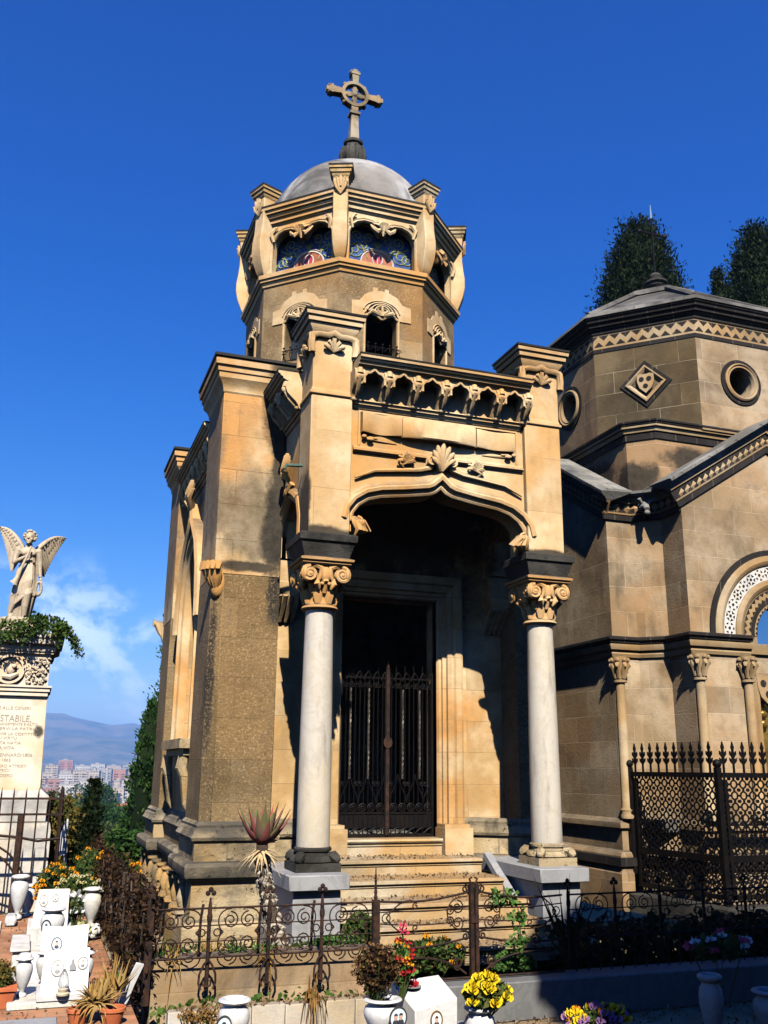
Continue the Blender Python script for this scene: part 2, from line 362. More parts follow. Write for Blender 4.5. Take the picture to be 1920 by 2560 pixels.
M['aloe']=leafy('aloe_leaf',(.16,.19,.07),(.22,.21,.09),(.24,.13,.10),7)
M['aloered']=leafy('aloe_red_leaf',(.33,.09,.06),(.28,.10,.11),(.40,.10,.05),7)
# ================================================================ the octagonal-domed mausoleum
CX=3.775; YC=12.25
m1=thing('mausoleum','ochre sandstone mausoleum with columned porch, octagonal drum, grey dome and stone cross','mausoleum',(CX,10,0))
PLAN=[(1.61,9.98),(2.34,9.98),(2.34,10.38),(5.21,10.38),(5.21,9.98),(5.60,9.98),(5.60,10.95),(5.50,10.95),(5.50,13.45),(5.60,13.45),(5.60,14.42),(1.61,14.42),(1.61,13.45),(1.75,13.45),(1.75,10.95),(1.61,10.95)]
# -- base: footing, ledge, moulded socle (open at the door)
path=[(4.66,10.38)]+PLAN[4:]+PLAN[:2]+[(2.34,10.38),(2.89,10.38)]
b=MB(); b.sweepH(path,[(.13,-.35),(.13,.10),(.10,.15),(.05,.17),(.05,.50),(.10,.54),(.10,.56),(-.1,.56)],closed=False)
so1=b.build('socle',M['base'],m1,30)
b=MB(); b.sweepH(path,[(-.1,.555),(.125,.557),(.135,.58),(.14,.66),(.12,.695),(.0,.71)],closed=False); b.build('socle_ledge',M['darkbase'],so1,30)
b=MB(); b.sweepH(path,[(.0,.70),(.045,.705),(.045,.885),(-.05,.887)],closed=False); b.build('socle_block',M['base'],so1,30)
b=MB(); b.sweepH(path,[(-.05,.885),(.05,.886),(.075,.90),(.085,.93),(.06,.97),(.055,1.0),(.025,1.02),(.03,1.045),(0,1.08),(-.1,1.08)],closed=False); b.build('socle_moulding',M['darkbase'],so1,30)
# relief balusters along the flank of the footing
for i in range(9):
    y=10.35+i*.47
    q=MB(); q.lathe([(.03,.17),(.075,.18),(.075,.21),(.04,.24),(.07,.33),(.035,.44),(.06,.47),(.06,.5)],(1.55,y,0),10); q.build('relief_baluster',M['base'],m1)
# -- corner piers with chamfered outer edge, leaf stop and cap
def pier_poly(x0,x1,y0,y1,cx,cy,c):
    out=[]
    for x,y in ((x0,y0),(x1,y0),(x1,y1),(x0,y1)):
        if x==cx and y==cy:
            sx=1 if x==x0 else -1; sy=1 if y==y0 else -1
            a=(x,y+sy*c); bb=(x+sx*c,y)
            out+= [a,bb] if (sx>0)==(sy>0) else [bb,a]
        else: out.append((x,y))
    return out
hmap=lambda u,v,d:(u,v,d)
for (x0,x1,y0,y1,cx,cy) in ((1.61,2.34,9.98,10.95,1.61,9.98),(5.21,5.60,9.98,10.95,5.60,9.98),(1.61,2.34,13.45,14.42,1.61,14.42),(5.21,5.60,13.45,14.42,5.60,14.42)):
    p=MB(); p.prism(pier_poly(x0,x1,y0,y1,cx,cy,.11),1.04,3.62,hmap)
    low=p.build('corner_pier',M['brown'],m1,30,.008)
    p=MB(); p.box(x0,x1,y0,y1,3.62,5.9); p.build('pier_upper_block',M['pier'],low,30,.008)
    p=MB(); p.sweepH([(x0,y0),(x1,y0),(x1,y1),(x0,y1)],[(0,5.70),(.012,5.72),(.012,5.74),(.03,5.80),(.075,5.86),(.08,5.92),(.095,5.93),(.10,5.99),(.125,6.0),(.13,6.06),(.10,6.09),(-.25,6.12)])
    p.box(x0+.05,x1-.05,y0+.05,y1-.05,5.9,6.115); p.build('pier_cap',M['capstone'],low,30)
    p=MB(); p.sweepH([(x0,y0),(x1,y0),(x1,y1),(x0,y1)],[(-.2,6.09),(.14,6.095),(.142,6.125),(.11,6.14),(-.2,6.15)]); p.box(x0-.05,x1+.05,y0-.05,y1+.05,6.092,6.148); p.build('cap_crust',M['crust_shade'],low,30)
    q=MB(); sx=1 if cx==x0 else -1; sy=1 if cy==y0 else -1   # leaf stop above the chamfer
    for k in range(5):
        a=R(-64+32*k); c0=Vec((cx+sx*.05,cy+sy*.05,3.42)); d=Vec((-sx*math.cos(PI/4+a*.55)*1,-sy*math.sin(PI/4+a*.55),0)).normalized()
        pts=[c0+d*.01+Vec((0,0,.0)),c0+d*.08+Vec((0,0,.12)),c0+d*.13+Vec((0,0,.24)),c0+d*.18+Vec((0,0,.28)),c0+d*.19+Vec((0,0,.22))]
        q.tube(pts,[.02,.045,.055,.045,.02],7)
    q.ell((cx+sx*.06,cy+sy*.06,3.52),(.09,.09,.17)); q.build('leaf_stop',M['carved'],low)
# -- walls
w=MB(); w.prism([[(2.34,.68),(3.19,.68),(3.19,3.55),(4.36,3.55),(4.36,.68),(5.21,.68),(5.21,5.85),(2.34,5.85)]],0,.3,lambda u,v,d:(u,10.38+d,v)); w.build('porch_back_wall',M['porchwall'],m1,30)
def side_wall(X,s):
    a=[(10.95,.9),(13.45,.9),(13.45,5.6),(10.95,5.6)]
    hole=[(11.55,1.95),(12.85,1.95),(12.85,3.55)]+arc(12.2,3.55,.65,0,180,14,.85)[1:-1]+[(11.55,3.55)]
    w=MB(); w.prism([a,hole],0,.25,lambda u,v,d:(X+s*d,u,v)); w.build('side_wall',M['stone'],m1,30)
    wf=MB(); mp=lambda u,v,d:(X-s*d,u,v)
    pth=[(11.5,1.9),(11.5,3.55)]+[(2*12.2-x,y) for x,y in arc(12.2,3.55,.70,0,180,16,.92)][1:-1]+[(12.9,3.55),(12.9,1.9)]
    wf.mould(pth,[(-.06,-.05),(-.06,.05),(-.02,.07),(.02,.05),(.05,.10),(.09,.10),(.11,.0)],mp)
    fr=wf.build('window_surround',M['carved'],m1)
    h=MB(); hp=[(11.25,3.3)]+[(2*12.2-x,y) for x,y in arc(12.2,3.5,.92,8,80,8,1.22)]; hp=[(11.28,3.35),(11.31,3.6),(11.42,4.0),(11.64,4.36),(11.95,4.6),(12.12,4.72),(12.2,4.95)]
    h.mould(hp,[(-.04,0),(-.04,.12),(.0,.15),(.05,.12),(.05,0)],mp); h.mould([(24.4-x,y) for x,y in reversed(hp)],[(-.04,0),(-.04,.12),(.0,.15),(.05,.12),(.05,0)],mp)
    for k in range(7):
        an=R(-66+22*k); h.tube([mp(12.2,4.85,.1),mp(12.2+math.sin(an)*.16,4.95+math.cos(an)*.2,.17),mp(12.2+math.sin(an)*.25,5.0+math.cos(an)*.30,.14)],[.03,.045,.02],6)
    h.build('window_hood',M['carved'],fr)
    si=MB(); si.box(min(X,X-s*.2),max(X,X-s*.2),11.35,13.05,1.82,1.93); si.box(min(X,X-s*.14),max(X,X-s*.14),11.42,12.98,1.74,1.82)
    for yy in (11.5,12.9): si.tube([mp(yy,v,o) for v,o in ((1.75,.12),(1.6,.14),(1.5,.10),(1.2,.07),(1.1,.03))],[.06,.07,.05,.04,.02],8)
    si.build('window_sill',M['base'],fr)
    g=MB(); g.box(min(X+s*.2,X+s*.22),max(X+s*.2,X+s*.22),11.5,12.9,1.9,4.5); g.build('window_glass',M['glass'],fr)
side_wall(1.75,1); side_wall(5.50,-1)
w=MB(); w.box(2.34,5.21,14.05,14.3,.7,5.85); w.build('back_wall',M['stone'],m1)
w=MB(); w.box(1.80,5.46,10.5,14.2,5.55,5.72); w.build('roof_slab',M['roofstone'],m1)
w=MB(); w.box(2.2,5.35,10.68,14.05,.5,.83); w.build('chamber_floor',M['roofstone'],m1)
# -- machicolated cornice: brackets, ogee arches and moulded coping
def machicolation(name,u0,u1,n,mp0,zb,depth,parent,hs=.7):
    """band from u0 to u1 (wall plane d=0), cornice foot at zb, coping at zb+.6"""
    mp=lambda u,v,d:mp0(u,zb+(v-zb)*hs,d)
    W=(u1-u0)/n; mb=MB(); h=.0
    fl=[]                                            # fascia with ogee-headed openings
    for i in range(n):
        a=u0+i*W+.062; c=a-.062+W; m=(a+c-.062)/2; c=u0+(i+1)*W-.062; m=(a+c)/2
        fl+=[(a,zb+.19),(a,zb+.30),(a+.025,zb+.345),(m-.04,zb+.36),(m,zb+.40),(m+.04,zb+.36),(c-.025,zb+.345),(c,zb+.30),(c,zb+.19)]
    loop=[(u0,zb+.19)]+fl+[(u1,zb+.19),(u1,zb+.46),(u0,zb+.46)]
    mb.prism(loop,depth-.06,depth,mp)
    for i in range(n):                               # raised ogee rim
        a=u0+i*W+.062; c=u0+(i+1)*W-.062; m=(a+c)/2
        mb.mould([(a,zb+.2),(a,zb+.30),(a+.025,zb+.345),(m-.04,zb+.36),(m,zb+.41),(m+.04,zb+.36),(c-.025,zb+.345),(c,zb+.30),(c,zb+.2)],[(.0,depth-.01),(.0,depth+.018),(.022,depth+.022),(.034,depth-.002)],mp)
    mb.prism([(u0,zb+.40),(u1,zb+.40),(u1,zb+.44),(u0,zb+.44)],0,depth-.055,mp)
    cor=mb.build(name,M['carved'],parent,30)
    for i in range(n+1):                             # S-shaped brackets
        u=u0+i*W; k=MB(); hw=.055
        prof=[(0,zb+.42),(0,zb-.03),(.045,zb-.03),(.07,zb+.0),(depth*.42,zb+.05),(depth*.55,zb+.10),(depth*.8,zb+.16),(depth+.01,zb+.23),(depth+.03,zb+.31),(depth+.025,zb+.37),(depth,zb+.42)]
        k.prism(prof,-hw,hw,lambda a,v,d,u=u:mp(u+d,v,a))
        k.ell(mp(u,zb+.30,depth+.012),(.050,.028,.05)); k.ell(mp(u,zb+.015,.055),(.05,.04,.03)); k.tube([mp(u,zb+.29,depth+.035),mp(u,zb+.15,depth*.85),mp(u,zb+.05,depth*.5)],[.02,.024,.018],6); k.tube([mp(u,zb+.33,depth+.015),mp(u,zb+.42,depth+.01)],[.042,.03],7)
        k.build('bracket',M['carved'],cor,40)
    co=MB(); e=.02
    co.mould([(u0-e,zb+.44),(u1+e,zb+.44)],[(0,-.05),(0,depth+.01),(.02,depth+.03),(.03,depth+.05),(.06,depth+.055),(.075,depth+.08),(.10,depth+.085),(.11,depth+.105),(.145,depth+.11),(.155,depth+.08),(.17,-.05)],mp)
    co.build('coping',M['carved'],cor,30)
    ck=MB(); ck.mould([(u0-e,zb+.59),(u1+e,zb+.59)],[(0,-.05),(0,depth+.115),(.022,depth+.118),(.035,depth+.09),(.04,-.05)],mp); ck.build('coping_crust',M['crust_shade'],cor,30)
    fo=MB(); fo.mould([(u0,zb-.10),(u1,zb-.10)],[(0,-.0),(0,.012),(.03,.03),(.05,.03),(.055,.05),(.09,.055),(.10,.075),(.115,.07),(.12,0)],mp); fo.build('string_moulding',M['carved'],cor,30)
    return cor
machicolation('side_cornice',10.97,13.43,7,left(1.75),5.26,.10,m1)
machicolation('side_cornice',10.97,13.43,7,lambda u,v,d:(5.50+d,u,v),5.26,.10,m1)
# -- porch
YF=8.86                                           # front of the porch wall
for sx,x0,x1 in ((-1,2.26,2.70),(1,4.74,5.16)):
    k=MB(); k.box(x0,x1,8.66,9.98,-.25,.55); k.box(x0-.02,x1+.02,8.63,9.98,-.25,.12); pl=k.build('plinth',M['greymarble'],m1,30,.006)
    k=MB(); k.box(x0-.06,x1+.06,8.58,9.97,.56,.69); k.build('plinth_slab',M['greymarble'],pl,30,.008)
st=MB(); st.add([(4.60,8.55,-.05),(4.685,8.55,-.05),(4.685,9.70,.72),(4.60,9.70,.72),(4.60,8.55,.06),(4.685,8.55,.06),(4.685,9.66,.76),(4.60,9.66,.76)],[(0,1,2,3),(4,5,6,7),(0,1,5,4),(1,2,6,5),(2,3,7,6),(3,0,4,7)])
st.build('stair_string',M['greymarble'],m1)
steps=[(8.10,.12),(8.38,.265),(8.68,.41),(9.2,.555),(9.70,.70)]
nos=lambda z,y,x0,x1: [(0,z-.145),(0,z-.065),(.012,z-.06),(.012,z-.048),(.022,z-.044),(.035,z-.03),(.035,z-.008),(.025,z),(-1.2,z)]
s=MB()
for i,(y,z) in enumerate(steps):
    x0,x1=(2.72,4.60) if i>=2 else ((2.75,4.62) if i==1 else (2.75,5.0))
    s.sweepH([(x0,y+.035),(x1,y+.035)],[(o if o>-1 else -(10.36-y),zz) for o,zz in nos(z,y,x0,x1)],closed=False)
s.build('steps',M['step'],m1,30)
s=MB(); s.sweepH([(3.19,10.20),(4.36,10.20)],[(0,.69),(0,.79),(.012,.80),(.015,.82),(.03,.83),(.04,.85),(.03,.87),(-.6,.87)],closed=False); s.build('threshold',M['step'],m1,30)
# columns
def capital_mb(cx,cy,z0):
    k=MB(); k.lathe([(.135,0),(.175,.005),(.185,.02),(.175,.04),(.145,.055),(.135,.07),(.138,.12),(.15,.22),(.185,.33),(.20,.40),(.19,.44)],(cx,cy,z0),20)
    for i in range(8):                             # plain leaves hugging the bell
        a=2*PI*(i+.5)/8; d=Vec((math.cos(a),math.sin(a),0)); c=Vec((cx,cy,z0))
        k.tube([c+d*.14+Vec((0,0,.06)),c+d*.148+Vec((0,0,.14)),c+d*.165+Vec((0,0,.20)),c+d*.175+Vec((0,0,.225))],[.03,.05,.04,.008],7,flat=.45)
        a=2*PI*i/8; d=Vec((math.cos(a),math.sin(a),0))
        k.tube([c+d*.15+Vec((0,0,.16)),c+d*.17+Vec((0,0,.25)),c+d*.205+Vec((0,0,.29)),c+d*.22+Vec((0,0,.26))],[.025,.04,.038,.02],7)
    for q in range(4):                             # two rolled volutes, a boss and two drops on each face
        rot=Matrix.Rotation(q*PI/2,4,'Z'); T=Matrix.Translation((cx,cy,z0))@rot
        f=MB()
        for s2 in (-1,1):
            sp=spiral(s2*.165,.335,.078,.012,90 if s2<0 else 90,s2*1.9*-1,26)
            f.tube([(x,-.215-.02*i/26,z) for i,(x,z) in enumerate(sp)],[.026-.012*i/26 for i in range(len(sp))],7)
            f.ell((s2*.165,-.225,.335),(.03,.03,.03)); f.prism(arc(s2*.165,.335,.075,0,360,16)[:-1],.15,.205,lambda u,v,d:(u,-d,v))
            f.tube([(s2*.165,-.19,.41),(s2*.10,-.20,.425),(s2*.045,-.205,.40),(s2*.05,-.205,.33),(s2*.075,-.20,.27)],[.02,.03,.028,.025,.012],6)
            f.ell((s2*.035,-.205,.245),.021); f.tube([(s2*.085,-.185,.30),(s2*.085,-.20,.24),(s2*.06,-.185,.19)],[.015,.038,.012],7)
            for j in range(3): f.ell((s2*(.07+.05*j),-.205,.435-.006*j),(.028,.022,.018))
        f.ell((0,-.195,.345),(.062,.035,.085)); f.box(-.035,.035,-.215,-.17,.42,.47)
        k.merge(f.xf(T))
    return k
for cx in (2.53,5.01):
    cy=9.03
    sh=MB(); sh.lathe([(.155,.88),(.158,.9),(.157,1.3),(.153,2.0),(.143,2.8),(.137,3.12)],(cx,cy,0),40); col=sh.build('column',M['column'],m1,40)
    bs=MB(); bs.box(cx-.215,cx+.215,cy-.215,cy+.215,.685,.765); bs.lathe([(.2,.765),(.215,.775),(.215,.80),(.195,.825),(.165,.83),(.16,.86),(.175,.865),(.178,.885),(.165,.90)],(cx,cy,0),28)
    for i in range(4):
        a=PI/4+i*PI/2; d=Vec((math.cos(a),math.sin(a),0)); c=Vec((cx,cy,0))
        bs.tube([c+d*.17+Vec((0,0,.83)),c+d*.22+Vec((0,0,.825)),c+d*.255+Vec((0,0,.80)),c+d*.275+Vec((0,0,.775))],[.03,.05,.045,.025],7); bs.ell(c+d*.262+Vec((0,0,.80)),.035)
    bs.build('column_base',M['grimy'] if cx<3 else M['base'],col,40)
    capital_mb(cx,cy,3.12).build('capital',M['carved'],col,50)
    ab=MB(); ab.sweepH([(cx-.2,cy-.2),(cx+.2,cy-.2),(cx+.2,cy+.2),(cx-.2,cy+.2)],[(-.1,3.545),(.035,3.55),(.05,3.565),(.045,3.58),(.07,3.59),(.075,3.61),(.03,3.63)]); ab.box(cx-.2,cx+.2,cy-.2,cy+.2,3.54,3.628); ab.build('abacus',M['carved'],col,30)
    im=MB(); im.sweepH([(cx-.2,cy-.2),(cx+.2,cy-.2),(cx+.2,cy+.2),(cx-.2,cy+.2)],[(-.1,3.63),(.03,3.63),(.04,3.66),(.06,3.72),(.075,3.78),(.095,3.785),(.10,3.85),(.08,3.865),(-.0,3.87)]); im.box(cx-.2,cx+.2,cy-.2,cy+.2,3.632,3.868)
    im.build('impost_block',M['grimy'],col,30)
    # pier over the column
    x0,x1=(cx-.21,cx+.23) if cx<3 else (cx-.23,cx+.21)
    y0,y1=8.80,9.24
    p=MB(); p.box(x0,x1,y0,y1,3.86,5.34); pr_=p.build('porch_pier',M['porchpier'],m1,30,.008)
    p=MB(); p.sweepH([(x0,y0),(x1,y0),(x1,y1),(x0,y1)],[(-.05,5.33),(.0,5.335),(.02,5.35),(.02,5.375),(.005,5.39),(.0,5.42)]); p.box(x0+.004,x1-.004,y0+.004,y1-.004,5.33,6.08); p.build('pier_upper_block',M['carved'],pr_,30,.004)
    p=MB(); p.sweepH([(x0,y0),(x1,y0),(x1,y1),(x0,y1)],[(.0,6.02),(.02,6.06),(.045,6.10),(.05,6.13),(.075,6.14),(.08,6.19),(.10,6.20),(.105,6.235),(.08,6.25),(-.12,6.27)]); p.box(x0,x1,y0,y1,6.06,6.262)
    for mp,(a,c) in ((front(y0),(x0,x1)),(left(x0),(y0,y1)),(lambda u,v,d:(x1+d,u,v),(y0,y1))):   # palmette under a lobed arch
        m=(a+c)/2
        lob=[(a-.0,5.80),(a-.012,5.90),(a-.0,5.985),(a+.05,6.0),(m-.06,6.0),(m,6.035),(m+.06,6.0),(c-.05,6.0),(c,5.985),(c+.012,5.90),(c,5.80)]
        p.mould(lob,[(-.02,0),(-.02,.03),(.005,.055),(.03,.055),(.05,.02),(.05,0)],mp)
        for i in range(5):
            an=R(-70+35*i); L=.11 if i!=2 else .13
            p.tube([mp(m,5.84,.0),mp(m+math.sin(an)*L*.5,5.85+math.cos(an)*L*.5,.03),mp(m+math.sin(an)*L,5.85+math.cos(an)*L,.045),mp(m+math.sin(an)*L*1.1,5.85+math.cos(an)*L*.8,.05)],[.012,.025,.024,.01],6)
    p.build('pier_cap',M['carved'],pr_,45)
    p=MB(); p.sweepH([(x0,y0),(x1,y0),(x1,y1),(x0,y1)],[(-.12,6.24),(.112,6.245),(.115,6.268),(.09,6.28),(-.12,6.29)]); p.box(x0-.05,x1+.05,y0-.05,y1+.05,6.242,6.288); p.build('cap_crust',M['crust_shade'],pr_,30)
    pn=MB(); pn.tube([(cx-.23,9.02,4.62),(cx-.40,9.0,4.60),(cx-.42,9.0,4.56)],.018,7)
    if cx<3: pn.build('rain_spout',plain('verdigris',(.06,.12,.09),(.12,.18,.13),20,.7,.3),pr_)
# porch front wall: ogee arch with drip, fleuron and ribbon panel
hw=.985
INT=[(0,4.475),(-.05,4.43),(-.13,4.395),(-.40,4.35),(-.66,4.315),(-.80,4.275),(-.90,4.21),(-.96,4.13),(-.985,4.03),(-.985,3.93)]
arch_r=[(-x,z) for x,z in INT]
loop=[(CX+x,z) for x,z in reversed(INT)]+[(CX+x,z) for x,z in arch_r[1:]]+[(CX+1.0,3.93),(CX+1.0,5.72),(CX-1.0,5.72),(CX-1.0,3.93)]
fw=MB(); fw.prism(loop,0,.26,lambda u,v,d:(u,YF+d,v)); fwall=fw.build('porch_front',M['carved'],m1,30)
mp=front(YF)
ar=MB(); pa=[(CX+x,z) for x,z in reversed(INT[:-1])]+[(CX+x,z) for x,z in arch_r[1:-1]]
ar.mould(pa,[(.0,-.1),(.0,.02),(.02,.035),(.035,.02),(.055,.025),(.07,.075),(.10,.085),(.125,.07),(.135,.03),(.15,.02),(.165,0)],mp)
for s2 in (-1,1):                                  # leafy drops where the arch lands
    for i in range(4): ar.tube([mp(CX+s2*.97,4.06,.03),mp(CX+s2*(.955-.02*i),4.0,.09),mp(CX+s2*(.93-.035*i),3.93,.10-.02*i),mp(CX+s2*(.96-.03*i),3.87+.015*i,.06)],[.03,.05,.045,.015],7)
    sp=spiral(CX+s2*.945,4.0,.065,.012,90,s2*1.6,18); ar.tube([mp(x,z,.09) for x,z in sp],.018,6)
    ar.tube([(CX+s2*.97,YF+.05,4.06),(CX+s2*.95,YF+.1,3.93),(CX+s2*.965,YF+.14,3.85)],[.05,.06,.02],7)
ar.build('arch_moulding',M['carved'],fwall,45)
dr=MB()
for s2 in (-1,1):
    q=[(CX+s2*.96,4.50),(CX+s2*.75,4.595),(CX+s2*.45,4.635),(CX+s2*.25,4.66),(CX+s2*.12,4.70),(CX+s2*.06,4.76),(CX+s2*.03,4.86)]
    dr.tube([mp(x,z,.03) for x,z in q],[.012,.02,.023,.026,.03,.03,.02],7)
    for j,(bx,bz) in enumerate(((.40,4.72),)):       # side rosettes
        for i in range(7):
            an=R(-90+30*i)*1; dr.tube([mp(CX+s2*bx,bz,.05),mp(CX+s2*bx+math.sin(an)*.06,bz+.015+math.cos(an)*.06,.085),mp(CX+s2*bx+math.sin(an)*.10,bz+.015+math.cos(an)*.095,.05)],[.02,.026,.012],6)
        dr.tube([mp(CX+s2*(bx+.02),bz-.07,.03),mp(CX+s2*(bx+.06),bz-.03,.06),mp(CX+s2*(bx),bz,.06)],[.012,.022,.02],6)
    sp=spiral(CX+s2*.115,4.765,.07,.015,200 if s2>0 else -20,-s2*1.3,18); dr.tube([mp(x,z,.07) for x,z in sp],.022,6)
for i in range(7):
    an=R(-57+19*i); L=.235-.014*abs(i-3)**1.6
    dr.tube([mp(CX+math.sin(an)*.02,4.68,.03),mp(CX+math.sin(an)*L*.45,4.69+math.cos(an)*L*.55,.09),mp(CX+math.sin(an)*L*.85,4.70+math.cos(an)*L*.95,.10),mp(CX+math.sin(an)*L*1.0,4.70+math.cos(an)*L*1.1,.12)],[.026,.029,.031,.010],7)
dr.build('fleuron',M['carved'],fwall,50)
bn=MB()
for a,c in ((CX-.985,CX-.17),(CX+.17,CX+.985)): bn.mould([(a,4.78),(c,4.78)],[(0,0),(0,.02),(.02,.045),(.035,.045),(.045,.03),(.07,.025),(.075,0)],mp)
bn.mould([(CX-.93,4.86),(CX-.93,5.25),(CX+.93,5.25),(CX+.93,4.86)],[(0,0),(0,.015),(-.02,.02),(-.03,.0)],mp); bn.build('panel_frame',M['carved'],fwall,30)
rb=MB()                                            # ribbon: bulging middle, flat curled ends
def sheet(u0,u1,z0,z1,bul,n=14,skew=0,th=.02,off=.01):
    g=[]
    for i in range(n+1):
        t=i/n; u=u0+(u1-u0)*t
        g.append((u,bul(t)))
    vs=[];fs=[]
    for i,(u,o) in enumerate(g):
        t=i/n
        for z,k in ((z0-skew*t,0),(z0+.015-skew*t,1),(z1-.015-skew*t,1),(z1-skew*t,0)): vs.append(mp(u,z,off+o*(1 if k else .86)))
        vs.append(mp(u,z1-skew*t,0)); vs.append(mp(u,z0-skew*t,0))
    for i in range(n):
        for k in range(6): l=(k+1)%6; fs.append((i*6+k,i*6+l,(i+1)*6+l,(i+1)*6+k))
    fs+=[tuple(range(6)),tuple(n*6+k for k in range(6))]
    rb.add(vs,fs)
sheet(CX-.45,CX+.40,4.99,5.21,lambda t:.055+.05*math.sin(PI*t)**.6)
sheet(CX-.90,CX-.46,5.0,5.225,lambda t:.035+.03*math.cos(PI*2*t)); sheet(CX+.41,CX+.87,4.99,5.20,lambda t:.045+.02*math.cos(PI*2*t))
for s2 in (-1,1):
    rb.tube([mp(CX+s2*x,z,.004) for x,z in ((.50,4.925),(.66,4.932),(.78,4.94),(.86,4.948))],[.006,.014,.018,.012],7)
    rb.ell(mp(CX+s2*.80,4.93,.04),(.04,.02,.022)); rb.ell(mp(CX+s2*.87,4.955,.04),(.028,.02,.022)); rb.tube([mp(CX+s2*.72,4.95,.02),mp(CX+s2*.80,4.955,.03),mp(CX+s2*.89,4.93,.02)],.010,6)
rb.build('ribbon_panel',M['carved'],fwall,40)
machicolation('front_cornice',CX-.985,CX+.975,6,front(YF),5.335,.20,m1,.72)
# porch sides with smaller ogee arches, roof slab
for X,s2 in ((2.36,-1),(5.19,1)):
    mpS=(lambda u,v,d,X=X,s2=s2:(X+s2*d,u,v))
    half=[(0,4.42),(-.15,4.36),(-.33,4.26),(-.40,4.1),(-.40,3.86)]; ym=9.64
    lp=[(ym+y,z) for y,z in reversed(half)]+[(ym-y,z) for y,z in half[1:]]+[(10.36,3.86),(10.36,5.72),(9.24,5.72),(9.24,3.86)]
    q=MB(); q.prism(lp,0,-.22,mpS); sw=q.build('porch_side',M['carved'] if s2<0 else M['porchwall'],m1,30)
    q=MB(); q.mould([(ym+y,z) for y,z in reversed(half)]+[(ym-y,z) for y,z in half[1:]],[(0,-.05),(0,.02),(.03,.05),(.06,.03),(.08,.06),(.12,.05),(.14,0)],mpS)
    for i in range(6):
        an=R(-60+24*i); q.tube([mpS(ym,4.62,.02),mpS(ym+math.sin(an)*.1,4.66+math.cos(an)*.14,.09),mpS(ym+math.sin(an)*.18,4.7+math.cos(an)*.24,.08)],[.03,.045,.02],6)
    q.tube([mpS(ym-.10,4.58,.03),mpS(ym,4.5,.06),mpS(ym+.1,4.58,.03)],.035,6)
    q.build('arch_moulding',M['carved'],sw,45)
    xa,xb=(2.345,2.60) if s2<0 else (4.95,5.205); q=MB(); q.box(xa,xb,10.10,10.37,3.5,3.86); q.sweepH([(xa+.01,10.36),(xa+.01,10.1),(xb-.01,10.1),(xb-.01,10.36)],[(-.05,3.42),(.0,3.5),(.02,3.6),(.0,3.62),(.03,3.75),(.04,3.84),(0,3.862)],closed=False)
    for i in range(4): q.tube([(xa+.03+.065*i,10.35,3.2),(xa+.03+.065*i,10.24,3.36),(xa+.03+.065*i,10.12,3.47)],[.02,.045,.035],6)
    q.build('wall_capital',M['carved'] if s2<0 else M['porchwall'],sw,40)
    machicolation('porch_side_cornice',9.27,10.30,3,mpS,5.335,.19 if s2<0 else .08,m1)
q=MB(); q.box(2.34,5.2,8.9,10.4,5.30,5.40); q.build('porch_roof',M['roofstone'],m1)
q=MB(); q.box(2.6,4.94,9.12,10.3,4.78,4.9); q.build('porch_ceiling',M['crust_shade'],m1)  # black colour paints in the shade under the porch roof
